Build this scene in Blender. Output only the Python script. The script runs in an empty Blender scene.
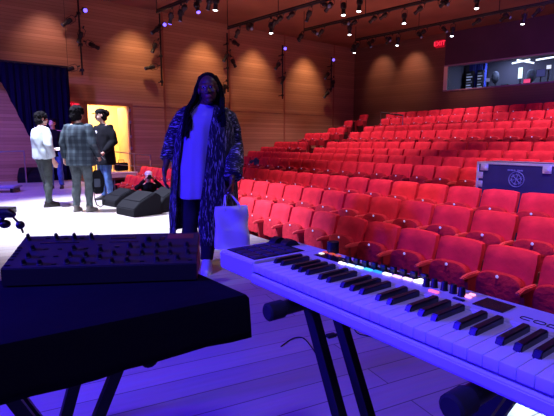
import bpy, bmesh, math, random
from mathutils import Vector, Matrix, noise
random.seed(7)
C = bpy.context.scene.collection
R = math.radians
# ------------------------------------------------------------------ camera geometry
F, YH, H = 448.0, 142.0, 1.17
PT = math.atan((208-YH)/F); cp, sp = math.cos(PT), math.sin(PT)
def ray(px, py):
    x = (px-277)/F; u = -(py-208)/F
    return Vector((x, cp+u*sp, -sp+u*cp))
EYE = Vector((0, 0, H))
def pz(px, py, z):
    r = ray(px, py); return EYE + r*((z-H)/r.z)
def pY(px, py, Y):
    r = ray(px, py); return EYE + r*(Y/r.y)
def pplane(px, py, P0, N):
    r = ray(px, py); N = Vector(N); return EYE + r*((Vector(P0)-EYE).dot(N)/r.dot(N))
# ------------------------------------------------------------------ materials
def mat(name, col, rough=.6, metal=0, emit=None, es=0, bump=0, bscale=40, var=0, vscale=8, coat=0, sss=0, trans=0, spec=None, sheen=0):
    m = bpy.data.materials.new(name); m.use_nodes = True
    nt = m.node_tree; b = nt.nodes['Principled BSDF']
    b.inputs['Base Color'].default_value = (*col, 1)
    b.inputs['Roughness'].default_value = rough; b.inputs['Metallic'].default_value = metal
    b.inputs['Coat Weight'].default_value = coat
    b.inputs['Transmission Weight'].default_value = trans
    b.inputs['Sheen Weight'].default_value = sheen
    if spec is not None: b.inputs['Specular IOR Level'].default_value = spec
    if emit: b.inputs['Emission Color'].default_value = (*emit, 1); b.inputs['Emission Strength'].default_value = es
    tc = nt.nodes.new('ShaderNodeTexCoord')
    if var:
        n = nt.nodes.new('ShaderNodeTexNoise'); n.inputs['Scale'].default_value = vscale; n.inputs['Detail'].default_value = 4
        nt.links.new(tc.outputs['Object'], n.inputs['Vector'])
        r = nt.nodes.new('ShaderNodeValToRGB'); nt.links.new(n.outputs['Fac'], r.inputs['Fac'])
        r.color_ramp.elements[0].position = .3; r.color_ramp.elements[1].position = .7
        r.color_ramp.elements[0].color = (*[c*(1-var) for c in col], 1); r.color_ramp.elements[1].color = (*[min(1, c*(1+var)) for c in col], 1)
        nt.links.new(r.outputs['Color'], b.inputs['Base Color'])
    if bump:
        n = nt.nodes.new('ShaderNodeTexNoise'); n.inputs['Scale'].default_value = bscale; n.inputs['Detail'].default_value = 3
        nt.links.new(tc.outputs['Object'], n.inputs['Vector'])
        bp = nt.nodes.new('ShaderNodeBump'); bp.inputs['Strength'].default_value = bump; bp.inputs['Distance'].default_value = .02
        nt.links.new(n.outputs['Fac'], bp.inputs['Height']); nt.links.new(bp.outputs['Normal'], b.inputs['Normal'])
    return m
def N(nt, t, **k):
    n = nt.nodes.new(t)
    for a, v in k.items():
        if a in n.inputs: n.inputs[a].default_value = v
        else: setattr(n, a, v)
    return n
def wood_wall(name, c1, c2, period=.2, rough=.45):
    """horizontal boards: every board its own tone, thin dark joints"""
    m = mat(name, c1, rough); nt = m.node_tree; b = nt.nodes['Principled BSDF']; L = nt.links.new
    g = N(nt, 'ShaderNodeNewGeometry'); s = N(nt, 'ShaderNodeSeparateXYZ'); L(g.outputs['Position'], s.inputs[0])
    d = N(nt, 'ShaderNodeMath', operation='DIVIDE'); d.inputs[1].default_value = period; L(s.outputs['Z'], d.inputs[0])
    fl = N(nt, 'ShaderNodeMath', operation='FLOOR'); L(d.outputs[0], fl.inputs[0])
    fr = N(nt, 'ShaderNodeMath', operation='FRACT'); L(d.outputs[0], fr.inputs[0])
    wn = N(nt, 'ShaderNodeTexWhiteNoise', noise_dimensions='1D'); L(fl.outputs[0], wn.inputs['W'])
    mp = N(nt, 'ShaderNodeMapping'); mp.inputs['Scale'].default_value = (1.2, 1.2, 30); L(g.outputs['Position'], mp.inputs['Vector'])
    nz = N(nt, 'ShaderNodeTexNoise'); nz.inputs['Scale'].default_value = 1.5; nz.inputs['Detail'].default_value = 5; L(mp.outputs[0], nz.inputs['Vector'])
    mx = N(nt, 'ShaderNodeMath', operation='MULTIPLY_ADD'); mx.inputs[1].default_value = .5; L(wn.outputs['Value'], mx.inputs[0])
    h = N(nt, 'ShaderNodeMath', operation='MULTIPLY'); h.inputs[1].default_value = .6; L(nz.outputs['Fac'], h.inputs[0]); L(h.outputs[0], mx.inputs[2])
    r = N(nt, 'ShaderNodeMix', data_type='RGBA'); L(mx.outputs[0], r.inputs['Factor'])
    r.inputs['A'].default_value = (*c1, 1); r.inputs['B'].default_value = (*c2, 1)
    gt = N(nt, 'ShaderNodeMath', operation='GREATER_THAN'); gt.inputs[1].default_value = .93; L(fr.outputs[0], gt.inputs[0])
    r2 = N(nt, 'ShaderNodeMix', data_type='RGBA'); L(gt.outputs[0], r2.inputs['Factor']); L(r.outputs['Result'], r2.inputs['A'])
    r2.inputs['B'].default_value = (*[c*.7 for c in c1], 1)
    L(r2.outputs['Result'], b.inputs['Base Color'])
    return m
def plank_floor(name, c1, c2, ang, w=.16, ln=2.2, rough=.35):
    m = mat(name, c1, rough); nt = m.node_tree; b = nt.nodes['Principled BSDF']; L = nt.links.new
    g = N(nt, 'ShaderNodeNewGeometry')
    mp = N(nt, 'ShaderNodeMapping'); mp.inputs['Rotation'].default_value = (0, 0, ang); L(g.outputs['Position'], mp.inputs['Vector'])
    bt = N(nt, 'ShaderNodeTexBrick'); L(mp.outputs[0], bt.inputs['Vector'])
    bt.offset = .37; bt.inputs['Scale'].default_value = 1; bt.inputs['Mortar Size'].default_value = .003; bt.inputs['Brick Width'].default_value = ln
    bt.inputs['Row Height'].default_value = w; bt.inputs['Color1'].default_value = (*c1, 1); bt.inputs['Color2'].default_value = (*c2, 1)
    bt.inputs['Mortar'].default_value = (*[c*.3 for c in c1], 1); bt.inputs['Bias'].default_value = 0
    nz = N(nt, 'ShaderNodeTexNoise'); nz.inputs['Scale'].default_value = 3; nz.inputs['Detail'].default_value = 5
    mp2 = N(nt, 'ShaderNodeMapping'); mp2.inputs['Scale'].default_value = (1, 14, 1); L(mp.outputs[0], mp2.inputs['Vector']); L(mp2.outputs[0], nz.inputs['Vector'])
    mx = N(nt, 'ShaderNodeMix', data_type='RGBA', blend_type='MULTIPLY'); mx.inputs['Factor'].default_value = .35
    L(bt.outputs['Color'], mx.inputs['A']); L(nz.outputs['Color'], mx.inputs['B']); L(mx.outputs['Result'], b.inputs['Base Color'])
    return m
def plaid(name, c1, c2, c3, sx=.11):
    m = mat(name, c1, .9); nt = m.node_tree; b = nt.nodes['Principled BSDF']; L = nt.links.new
    tc = N(nt, 'ShaderNodeTexCoord'); s = N(nt, 'ShaderNodeSeparateXYZ'); L(tc.outputs['Object'], s.inputs[0])
    def stripe(o, per, duty):
        d = N(nt, 'ShaderNodeMath', operation='DIVIDE'); d.inputs[1].default_value = per; L(s.outputs[o], d.inputs[0])
        fr = N(nt, 'ShaderNodeMath', operation='FRACT'); L(d.outputs[0], fr.inputs[0])
        lt = N(nt, 'ShaderNodeMath', operation='LESS_THAN'); lt.inputs[1].default_value = duty; L(fr.outputs[0], lt.inputs[0]); return lt
    a, z = stripe('X', sx, .4), stripe('Z', sx, .4)
    ad = N(nt, 'ShaderNodeMath', operation='ADD'); L(a.outputs[0], ad.inputs[0]); L(z.outputs[0], ad.inputs[1])
    hf = N(nt, 'ShaderNodeMath', operation='MULTIPLY'); hf.inputs[1].default_value = .5; L(ad.outputs[0], hf.inputs[0])
    r = N(nt, 'ShaderNodeValToRGB'); L(hf.outputs[0], r.inputs['Fac'])
    e = r.color_ramp.elements; e[0].color = (*c1, 1); e[1].color = (*c3, 1); k = e.new(.5); k.color = (*c2, 1)
    L(r.outputs['Color'], b.inputs['Base Color']); return m
def streaky(name, cols, scale=(1, 1, .15), ns=60, rough=.85):
    m = mat(name, cols[0], rough); nt = m.node_tree; b = nt.nodes['Principled BSDF']; L = nt.links.new
    tc = N(nt, 'ShaderNodeTexCoord'); mp = N(nt, 'ShaderNodeMapping'); mp.inputs['Scale'].default_value = scale; L(tc.outputs['Object'], mp.inputs['Vector'])
    nz = N(nt, 'ShaderNodeTexNoise'); nz.inputs['Scale'].default_value = ns; nz.inputs['Detail'].default_value = 3; nz.inputs['Distortion'].default_value = 1.2; L(mp.outputs[0], nz.inputs['Vector'])
    r = N(nt, 'ShaderNodeValToRGB'); L(nz.outputs['Fac'], r.inputs['Fac']); e = r.color_ramp.elements
    e[0].position = .47; e[0].color = (*cols[0], 1); e[1].position = .66; e[1].color = (*cols[2], 1); k = e.new(.56); k.color = (*cols[1], 1)
    L(r.outputs['Color'], b.inputs['Base Color']); return m
TS = bpy.data.scenes.new('scratch')
def evaluated(o):
    TS.collection.objects.link(o); vl = TS.view_layers[0]; vl.update()
    me = bpy.data.meshes.new_from_object(o.evaluated_get(vl.depsgraph)); TS.collection.objects.unlink(o); return me
M = {}
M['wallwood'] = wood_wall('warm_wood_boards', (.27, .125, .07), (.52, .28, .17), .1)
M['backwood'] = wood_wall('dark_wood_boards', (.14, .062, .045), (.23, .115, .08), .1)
M['boothwall'] = mat('booth_wall_paint', (.07, .025, .06), .7, var=.15, vscale=1)
M['ceil'] = mat('ceiling_boards', (.26, .12, .085), .6, var=.2, vscale=.8)
M['stage'] = plank_floor('stage_planks', (.52, .46, .46), (.66, .60, .58), R(90+64-180))
M['stagefront'] = mat('stage_fascia', (.05, .03, .03), .6)
M['carpet'] = mat('auditorium_carpet', (.10, .012, .02), .95, var=.3, vscale=5)
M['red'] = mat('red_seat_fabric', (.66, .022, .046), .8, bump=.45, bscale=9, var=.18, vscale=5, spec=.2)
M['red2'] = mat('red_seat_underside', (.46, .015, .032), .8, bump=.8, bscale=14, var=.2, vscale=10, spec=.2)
M['arm'] = mat('red_painted_armrest', (.70, .07, .08), .35)
M['side'] = mat('dark_red_side_panel', (.32, .012, .022), .6)
M['plate'] = mat('seat_number_plate_glow', (.8, .8, .9), .25, .6, emit=(.5, .4, 1), es=.55)  # faint emission painted in for the glint on the metal plate
M['black'] = mat('black_plastic', (.008, .008, .012), .45)
M['blackmetal'] = mat('black_metal', (.012, .012, .018), .45, .3)
M['rubber'] = mat('black_rubber', (.012, .012, .014), .8)
M['cloth'] = mat('black_tablecloth', (.006, .005, .010), .95, bump=.3, bscale=6, spec=.1)
M['speakerpaint'] = mat('black_speaker_paint', (.006, .006, .010), .8, spec=.15)
M['curtain'] = mat('black_curtain', (.004, .003, .020), .95, spec=.05)
M['kbcase'] = mat('white_keyboard_case', (.72, .70, .76), .4)
M['whitekey'] = mat('white_keys', (.82, .80, .84), .22)
M['blackkey'] = mat('black_keys', (.012, .012, .02), .3)
M['pad'] = mat('dark_rubber_pads', (.035, .03, .07), .6)
M['screen'] = mat('unlit_screen', (.012, .01, .02), .15)
M['lens'] = mat('lamp_lens_lit_white', (.9, .9, 1), .3, emit=(.85, .9, 1), es=9)
M['lensdim'] = mat('lamp_lens_dim', (.10, .10, .20), .2, emit=(.4, .4, .8), es=.04)
M['lensviolet'] = mat('lamp_lens_violet', (.3, .2, .9), .3, emit=(.16, .10, 1), es=2.6)
M['steel'] = mat('brushed_steel', (.45, .45, .5), .35, .9)
M['chrome'] = mat('bright_metal_edge', (.75, .75, .82), .3, .7)
M['casepanel'] = mat('dark_blue_case_panel', (.018, .016, .08), .5, var=.2, vscale=4)
M['caseprint'] = mat('pale_blue_print', (.11, .12, .34), .6)
M['exit'] = mat('red_exit_lettering', (.8, .02, .03), .5, emit=(1, .03, .08), es=1.6)
M['exitback'] = mat('exit_sign_face', (.25, .0, .01), .5, emit=(1, .0, .03), es=.35)
M['yellowwall'] = mat('yellow_corridor_wall', (.92, .72, .36), .8)
M['doorleaf'] = mat('door_leaf_wood', (.85, .50, .18), .5, var=.15, vscale=2)
M['doorframe'] = mat('door_frame_wood', (.30, .10, .06), .5)
M['skin_dark'] = mat('dark_brown_skin', (.10, .045, .03), .45)
M['skin_light'] = mat('light_skin', (.62, .38, .30), .55)
M['hair'] = mat('black_hair', (.006, .005, .007), .9, spec=.1, bump=.6, bscale=60)
M['eyew'] = mat('eye_white', (.30, .28, .28), .5)
M['lip'] = mat('lips', (.22, .06, .06), .4)
M['dress'] = mat('pale_violet_dress_cloth', (.34, .33, .46), .8)
M['coat'] = streaky('streaked_coat_cloth', ((.006, .005, .010), (.02, .02, .06), (.36, .33, .40)), (1, 1, .13), 85)
M['sleeve'] = streaky('streaked_sleeve_cloth', ((.006, .005, .010), (.03, .028, .06), (.42, .40, .50)), (.4, .6, 1.6), 42)
M['trblack'] = mat('black_trouser_cloth', (.012, .011, .016), .9)
M['jeansgrey'] = mat('grey_green_denim', (.045, .06, .06), .9, var=.3, vscale=14, bump=.4, bscale=18)
M['jeansgrey2'] = mat('faded_grey_denim', (.06, .08, .09), .9, var=.3, vscale=14, bump=.4, bscale=18)
M['jeansblue'] = mat('blue_denim', (.05, .11, .30), .9, var=.3, vscale=14)
M['shirtwhite'] = mat('white_shirt_cloth', (.48, .56, .62), .85, bump=.5, bscale=9)
M['plaid'] = plaid('blue_green_plaid_cloth', (.010, .020, .034), (.020, .036, .054), (.045, .07, .09))
M['coatblack'] = mat('black_coat_cloth', (.006, .006, .009), .95, spec=.1, bump=.4, bscale=10)
M['shoe_white'] = mat('white_shoe_canvas', (.75, .73, .80), .6)
M['shoe_dark'] = mat('dark_shoe_leather', (.02, .018, .018), .5)
M['shoe_tan'] = mat('grey_suede_shoe', (.16, .15, .14), .8)
M['tote'] = mat('white_tote_paper', (.72, .70, .76), .75, bump=.3, bscale=6)
M['greybag'] = mat('grey_blue_jacket_cloth', (.04, .05, .08), .9, bump=.6, bscale=12)
M['glass'] = mat('booth_glass', (.9, .9, 1), .02, trans=1); M['glass'].node_tree.nodes['Principled BSDF'].inputs['IOR'].default_value = 1.1
M['boothin'] = mat('booth_interior_paint', (.035, .035, .06), .8)
M['boothblue'] = mat('blue_booth_drape', (.03, .05, .40), .9)
M['cream'] = mat('cream_panel', (.95, .88, .72), .6)
M['beige'] = mat('beige_ramp_board', (.50, .40, .28), .7)
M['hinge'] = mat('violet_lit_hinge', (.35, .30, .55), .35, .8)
M['paper'] = mat('white_paper', (.85, .85, .9), .7)
def led(name, col, s): return mat(name, (.02, .02, .02), .4, emit=col, es=s*.45)
# ------------------------------------------------------------------ mesh helpers
def finish(bm, name, m, parent=None, smooth=True, loc=None):
    me = bpy.data.meshes.new(name)
    bmesh.ops.recalc_face_normals(bm, faces=bm.faces)
    bm.to_mesh(me); bm.free()
    ms = m if isinstance(m, (list, tuple)) else [m]
    for q in ms: me.materials.append(q)
    if smooth:
        for p in me.polygons: p.use_smooth = True
        try: me.set_sharp_from_angle(angle=R(35))
        except Exception: pass
    o = bpy.data.objects.new(name, me); C.objects.link(o)
    if parent: o.parent = parent
    if loc: o.location = loc
    return o
def empty(name, loc=(0, 0, 0), rz=0):
    o = bpy.data.objects.new(name, None); C.objects.link(o); o.location = loc; o.rotation_euler = (0, 0, rz); o.empty_display_size = .1; return o
def tag(o, label, cat, group=None, kind=None):
    o['label'] = label; o['category'] = cat
    if group: o['group'] = group
    if kind: o['kind'] = kind
    return o
def struct(o, label=None, cat=None):
    o['kind'] = 'structure'
    if label: o['label'] = label
    if cat: o['category'] = cat
    return o
def dup(root):
    r = root.copy(); C.objects.link(r)
    for ch in list(root.children):
        c = ch.copy(); C.objects.link(c); c.parent = r
        for g in ch.children:
            d = g.copy(); C.objects.link(d); d.parent = c
    return r
def box(bm, lo, hi, bev=0, seg=2, mtx=None):
    lo, hi = Vector(lo), Vector(hi)
    t = bmesh.new(); bmesh.ops.create_cube(t, size=1)
    for v in t.verts: v.co = Vector(((v.co.x+.5)*(hi.x-lo.x)+lo.x, (v.co.y+.5)*(hi.y-lo.y)+lo.y, (v.co.z+.5)*(hi.z-lo.z)+lo.z))
    if bev: bmesh.ops.bevel(t, geom=list(t.edges), offset=bev, segments=seg, affect='EDGES', profile=.5)
    if mtx: t.transform(mtx)
    merge(bm, t)
def merge(bm, t):
    me = bpy.data.meshes.new('tmp'); t.to_mesh(me); t.free(); bm.from_mesh(me); bpy.data.meshes.remove(me)
def frame(d):
    d = d.normalized(); a = Vector((0, 0, 1)) if abs(d.z) < .9 else Vector((1, 0, 0))
    x = d.cross(a).normalized(); return x, d.cross(x).normalized()
def tube(bm, pts, rad, seg=10, cap=True, flat=1.0, round_end=False):
    pts = [Vector(p) for p in pts]; n = len(pts)
    if not isinstance(rad, (list, tuple)): rad = [rad]*n
    rad = list(rad)
    if round_end:
        d0 = (pts[0]-pts[1]).normalized(); d1 = (pts[-1]-pts[-2]).normalized()
        pts = [pts[0]+d0*rad[0]*.85, pts[0]+d0*rad[0]*.5] + pts + [pts[-1]+d1*rad[-1]*.5, pts[-1]+d1*rad[-1]*.85]
        rad = [rad[0]*.4, rad[0]*.84] + rad + [rad[-1]*.84, rad[-1]*.4]; n = len(pts)
    rings = []; x0 = None
    for i, p in enumerate(pts):
        d = (pts[min(i+1, n-1)]-pts[max(i-1, 0)])
        if d.length < 1e-9: d = Vector((0, 0, 1))
        d.normalize()
        if x0 is None: x, y = frame(d)
        else:
            x = (x0 - d*x0.dot(d)); x = x.normalized() if x.length > 1e-6 else frame(d)[0]; y = d.cross(x)
        x0 = x
        rings.append([bm.verts.new(p + x*(math.cos(2*math.pi*k/seg)*rad[i]) + y*(math.sin(2*math.pi*k/seg)*rad[i]*flat)) for k in range(seg)])
    for a, b in zip(rings, rings[1:]):
        for k in range(seg): bm.faces.new((a[k], a[(k+1) % seg], b[(k+1) % seg], b[k]))
    if cap:
        bm.faces.new(rings[0][::-1]); bm.faces.new(rings[-1])
def ell(bm, c, r, rot=None, u=16, v=10):
    t = bmesh.new(); bmesh.ops.create_uvsphere(t, u_segments=u, v_segments=v, radius=1)
    mt = Matrix.Translation(Vector(c)) @ (rot.to_matrix().to_4x4() if rot else Matrix()) @ Matrix.Diagonal((r[0], r[1], r[2], 1))
    t.transform(mt); merge(bm, t)
def loft(bm, rings, seg=28, fold=0, nf=9, ph=0, cap=True, p=2.0):
    """rings: (cx, cy, z, rx, ry[, foldamp])"""
    out = []
    for rg in rings:
        cx, cy, z, rx, ry = rg[:5]; fa = rg[5] if len(rg) > 5 else fold
        row = []
        for k in range(seg):
            a = 2*math.pi*k/seg; ca, sa = math.cos(a), math.sin(a)
            q = 1/((abs(ca)**p+abs(sa)**p)**(1/p))
            w = 1+fa*math.sin(nf*a+ph+z*3)
            row.append(bm.verts.new((cx+rx*ca*q*w, cy+ry*sa*q*w, z)))
        out.append(row)
    for a, b in zip(out, out[1:]):
        for k in range(seg): bm.faces.new((a[k], a[(k+1) % seg], b[(k+1) % seg], b[k]))
    if cap: bm.faces.new(out[0][::-1]); bm.faces.new(out[-1])
def prism(bm, pts, d):
    """extrude polygon pts (3d) along vector d"""
    d = Vector(d); a = [bm.verts.new(Vector(p)) for p in pts]; b = [bm.verts.new(Vector(p)+d) for p in pts]; n = len(pts)
    bm.faces.new(a[::-1]); bm.faces.new(b)
    for i in range(n): bm.faces.new((a[i], a[(i+1) % n], b[(i+1) % n], b[i]))
def cyl(bm, a, b, r, seg=16): tube(bm, [a, b], r, seg)
def bake(bm, voxel, name, m, parent, smooth=6, jitter=0, jscale=8, matfn=None):
    """fuse overlapping closed shapes into one continuous skin"""
    me = bpy.data.meshes.new(name+'_src'); bmesh.ops.recalc_face_normals(bm, faces=bm.faces); bm.to_mesh(me); bm.free()
    o = bpy.data.objects.new('tmp_src', me)
    r = o.modifiers.new('r', 'REMESH'); r.mode = 'VOXEL'; r.voxel_size = voxel; r.use_smooth_shade = True
    s = o.modifiers.new('s', 'SMOOTH'); s.iterations = smooth; s.factor = .5
    nm = evaluated(o); nm.name = name
    bpy.data.objects.remove(o); bpy.data.meshes.remove(me)
    if jitter:
        for v in nm.vertices:
            k = noise.noise(Vector((v.co.x*jscale, v.co.y*jscale, v.co.z*jscale*.6)))
            v.co += v.normal*(k*jitter)
    nm.materials.clear()
    ms = m if isinstance(m, (list, tuple)) else [m]
    for q in ms: nm.materials.append(q)
    for p in nm.polygons:
        p.use_smooth = True; p.material_index = 0
        if matfn: p.material_index = matfn(p.center)
    ob = bpy.data.objects.new(name, nm); C.objects.link(ob); ob.parent = parent
    return ob
def text_mesh(txt, size, ext, name, m, parent, mtx, align='CENTER'):
    cu = bpy.data.curves.new('t', 'FONT'); cu.body = txt; cu.size = size; cu.extrude = ext; cu.align_x = align; cu.align_y = 'CENTER'
    o = bpy.data.objects.new('t', cu); me = evaluated(o); bpy.data.objects.remove(o)
    me.name = name; me.transform(mtx); me.materials.clear(); me.materials.append(m)
    ob = bpy.data.objects.new(name, me); C.objects.link(ob); ob.parent = parent; return ob

# ================================================================== ROOM SHELL
ZC = 5.71
CO = Vector((3.847, 23, 0)); WD = Vector((.780, .626, 0)).normalized(); BD = Vector((.703, -.711, 0)).normalized()
WN = Vector((WD.y, -WD.x, 0)); BN = Vector((BD.y, -BD.x, 0))           # normals into the hall
if BN.dot(Vector((0, -1, 0))) < 0: BN = -BN
def wallpt(px, py, off=0): return pplane(px, py, CO+WN*off, WN)
def backpt(px, py, off=0): return pplane(px, py, CO+BN*off, BN)
def slab(name, p, q, z0, z1, nrm, th, m):
    bm = bmesh.new(); p, q = Vector(p), Vector(q)
    a = [Vector((p.x, p.y, z0)), Vector((q.x, q.y, z0)), Vector((q.x, q.y, z1)), Vector((p.x, p.y, z1))]
    prism(bm, a, -Vector(nrm)*th); return finish(bm, name, m, smooth=False)
dl = wallpt(86, 103); dr = wallpt(130.5, 106); DZ = 2.42
LEFT = CO - WD*22
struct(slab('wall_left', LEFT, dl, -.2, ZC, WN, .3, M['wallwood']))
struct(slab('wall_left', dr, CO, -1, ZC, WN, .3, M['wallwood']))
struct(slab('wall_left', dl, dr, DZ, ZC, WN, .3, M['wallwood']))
# back wall: left length, then the control-booth wall with its long window
b0 = backpt(444.5, 66); BZ0, BZ1 = 3.30, 4.38
BEND = CO + BD*15
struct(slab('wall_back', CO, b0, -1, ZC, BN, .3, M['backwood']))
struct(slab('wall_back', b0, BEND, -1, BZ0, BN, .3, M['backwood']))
struct(slab('wall_back', b0, BEND, BZ1, ZC, BN, .34, M['boothwall']))
bm = bmesh.new(); box(bm, (-16, -3, ZC), (18, 27, ZC+.2)); struct(finish(bm, 'ceiling', M['ceil'], smooth=False))
# trims: thin joint strips between wall panels and horizontal rail
for i, (px, py) in enumerate(((162.5, 40), (229, 50), (284.5, 55), (334, 60))):
    a = wallpt(px, py, .0); bm = bmesh.new(); mt = Matrix.Translation((a.x, a.y, 0)) @ Matrix.Rotation(math.atan2(WD.y, WD.x), 4, 'Z')
    box(bm, (-.03, -.02, 0), (.03, .0, ZC), mtx=mt); struct(finish(bm, 'trim_%d' % (i+1), M['doorframe'], smooth=False))
for k, (a, b) in enumerate(((LEFT, dl), (dr, CO))):
    bm = bmesh.new(); L_ = (b-a).length; mt = Matrix.Translation((a.x, a.y, 0)) @ Matrix.Rotation(math.atan2(WD.y, WD.x), 4, 'Z')
    box(bm, (0, -.012, DZ-.0), (L_, 0, DZ+.04), mtx=mt); struct(finish(bm, 'trim_%d' % (k+5), M['wallwood'], smooth=False))
# ---- stage floor
AL = R(35.24); SN = Vector((math.cos(AL), math.sin(AL), 0)); SD = Vector((-math.sin(AL), math.cos(AL), 0))   # row normal (towards back) / along rows (left)
DE = 2.97
def rowp(D, t, z=0): return SN*D + SD*t + Vector((0, 0, z))
tend = 15.3
e0 = rowp(DE, -6); e1 = rowp(DE, tend)
bm = bmesh.new()
lw = LEFT
prism(bm, [e0, e1, Vector((dr.x, dr.y, 0)), Vector((lw.x, lw.y, 0)), Vector((-16, -4, 0)), Vector((4, -4, 0))], (0, 0, -.12))
struct(finish(bm, 'floor', M['stage'], smooth=False))
bm = bmesh.new(); prism(bm, [rowp(DE-.05, -6, -.12), rowp(DE-.02, tend, -.12), rowp(DE-.3, tend, -.12), rowp(DE-.3, -6, -.12)], (0, 0, -.7))
struct(finish(bm, 'trim_7', M['stagefront'], smooth=False))
# ================================================================== SEATING
rows = []   # D, z_floor, phase t of one seat centre
for D, z, ph in ((4.18, -1.29, 6.69), (4.88, -1.06, 7.83), (6.03, -.92, 7.28), (7.85, -.73, 8.25), (9.28, -.59, 6.83)):
    rows.append((D, z+H-.68, ph))
for D, z, ph in ((9.90, -.19, 8.24), (10.82, .01, 9.14), (12.30, .38, 10.61), (13.58, .63, 11.65)):
    rows.append((D, z+H-.92, ph-.28))
for D, py in ((14.75, 116), (15.75, 110)):
    P = pplane(430, py, SN*(D+.18), SN); rows.append((D, P.z-.92, 12.1))
S = .56
bm = bmesh.new(); prof = [(DE-.1, -1.3), (DE-.1, rows[0][1])]
for i, (D, z, ph) in enumerate(rows):
    if i: prof += [(D-.30, rows[i-1][1]), (D-.30, z)]
prof += [(20, rows[-1][1]), (20, -1.3)]
prism(bm, [rowp(D, -9, z) for D, z in prof], SD*33)
struct(finish(bm, 'floor', M['carpet'], smooth=False))
# one seat: local x along row (to the right), +y away from the stage
def make_seat():
    root = empty('theatre_seat')
    bm = bmesh.new(); nx, nz = 10, 9; W = .258
    fr, bk = [], []
    for j in range(nz+1):
        v = j/nz; z = .44+.48*v; rf, rb = [], []
        for i in range(nx+1):
            u = 2*i/nx-1
            edge = 1-abs(u)**8; topc = 1-max(0, (v-.8)/.2)**3*.9
            x = u*W*(1-.02*(1-v))*(1 - .045*max(0, (v-.8)/.2)**2)
            y = .13+.13*v + .03*(1-u*u)                      # concave towards the sitter
            t = .045*edge*topc+.012
            zz = z - .018*abs(u)**5*v
            rf.append(bm.verts.new((x, y-t, zz))); rb.append(bm.verts.new((x, y+.05+t*.4, zz)))
        fr.append(rf); bk.append(rb)
    for j in range(nz):
        for i in range(nx):
            bm.faces.new((fr[j][i], fr[j][i+1], fr[j+1][i+1], fr[j+1][i])); bm.faces.new((bk[j][i+1], bk[j][i], bk[j+1][i], bk[j+1][i+1]))
        for (c, s) in ((0, 1), (nx, -1)):
            bm.faces.new((fr[j][c], fr[j+1][c], bk[j+1][c], bk[j][c]))
    for i in range(nx):
        bm.faces.new((fr[nz][i], fr[nz][i+1], bk[nz][i+1], bk[nz][i])); bm.faces.new((fr[0][i+1], fr[0][i], bk[0][i], bk[0][i+1]))
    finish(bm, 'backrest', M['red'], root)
    # folded seat pan, rounded upper rim
    bm = bmesh.new(); n = 16
    outline = []
    for k in range(n+1):
        a = math.pi*k/n; outline.append((.228*math.copysign(abs(math.cos(a))**.6, math.cos(a)), .58+.125*math.sin(a)**.85))
    outline += [(-.225, .40), (0, .385), (.225, .40)]
    def lay(s, y, dz=0): return [bm.verts.new((x*s, y+(z-.4)*.05, .40+(z-.40)*s+dz)) for x, z in outline]
    L4 = [lay(.86, -.006), lay(.97, .012), lay(1, .04), lay(.98, .085), lay(.9, .105)]
    m_ = len(outline)
    for a, b in zip(L4, L4[1:]):
        for k in range(m_): bm.faces.new((a[k], a[(k+1) % m_], b[(k+1) % m_], b[k]))
    bm.faces.new(L4[0][::-1]); bm.faces.new(L4[-1])
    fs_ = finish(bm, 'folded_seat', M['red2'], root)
    bm = bmesh.new(); t = bmesh.new(); bmesh.ops.create_uvsphere(t, u_segments=10, v_segments=6, radius=.0165)
    t.transform(Matrix.Translation((0, .004, .672)) @ Matrix.Diagonal((1, .35, 1, 1))); merge(bm, t)
    finish(bm, 'number_plate', M['plate'], fs_)
    arm(root, .277)
    return root
def arm(root, x):
    bm = bmesh.new()
    prism(bm, [(x-.022, -.15, .585), (x-.022, -.15, .615), (x-.022, -.05, .64), (x-.022, .17, .64), (x-.022, .17, .60), (x-.022, 0, .595)], (.044, 0, 0))
    bmesh.ops.bevel(bm, geom=list(bm.edges), offset=.009, segments=2, affect='EDGES')
    am = bm; bm = bmesh.new()
    prism(bm, [(x-.02, -.06, .598), (x-.02, .15, .60), (x-.02, .17, .0), (x-.02, -.02, .0), (x-.02, -.02, .25)], (.04, 0, 0))
    sd = finish(bm, 'side_panel', M['side'], root); finish(am, 'armrest', M['arm'], sd)
proto = make_seat()
proto_end = dup(proto); arm(proto_end, -.277)
RZ = math.atan2(-math.cos(AL), math.sin(AL))
ordn = ['first', 'second', 'third', 'fourth', 'fifth', 'sixth', 'seventh', 'eighth', 'ninth', 'tenth', 'eleventh', 'twelfth', 'thirteenth', 'fourteenth', 'fifteenth', 'sixteenth', 'seventeenth', 'eighteenth', 'nineteenth', 'twentieth'] + ['twenty-'+k for k in ('first', 'second', 'third', 'fourth', 'fifth', 'sixth', 'seventh', 'eighth', 'ninth')]
rowname = ['front row', 'second row', 'third row', 'fourth row', 'fifth row', 'sixth row', 'seventh row', 'eighth row', 'fourth row from the back', 'third row from the back', 'topmost rear row']
rowname[8] = 'ninth row'; rowname[9] = 'second row from the back'; rowname[10] = 'last row under the back wall'
A6, A10 = Vector((.73, 16.4, 0)), Vector((3.84, 20.2, 0)); AD = (A10-A6).normalized()
usedp = [False, False]; nseat = 0; seatpos = {}
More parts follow.
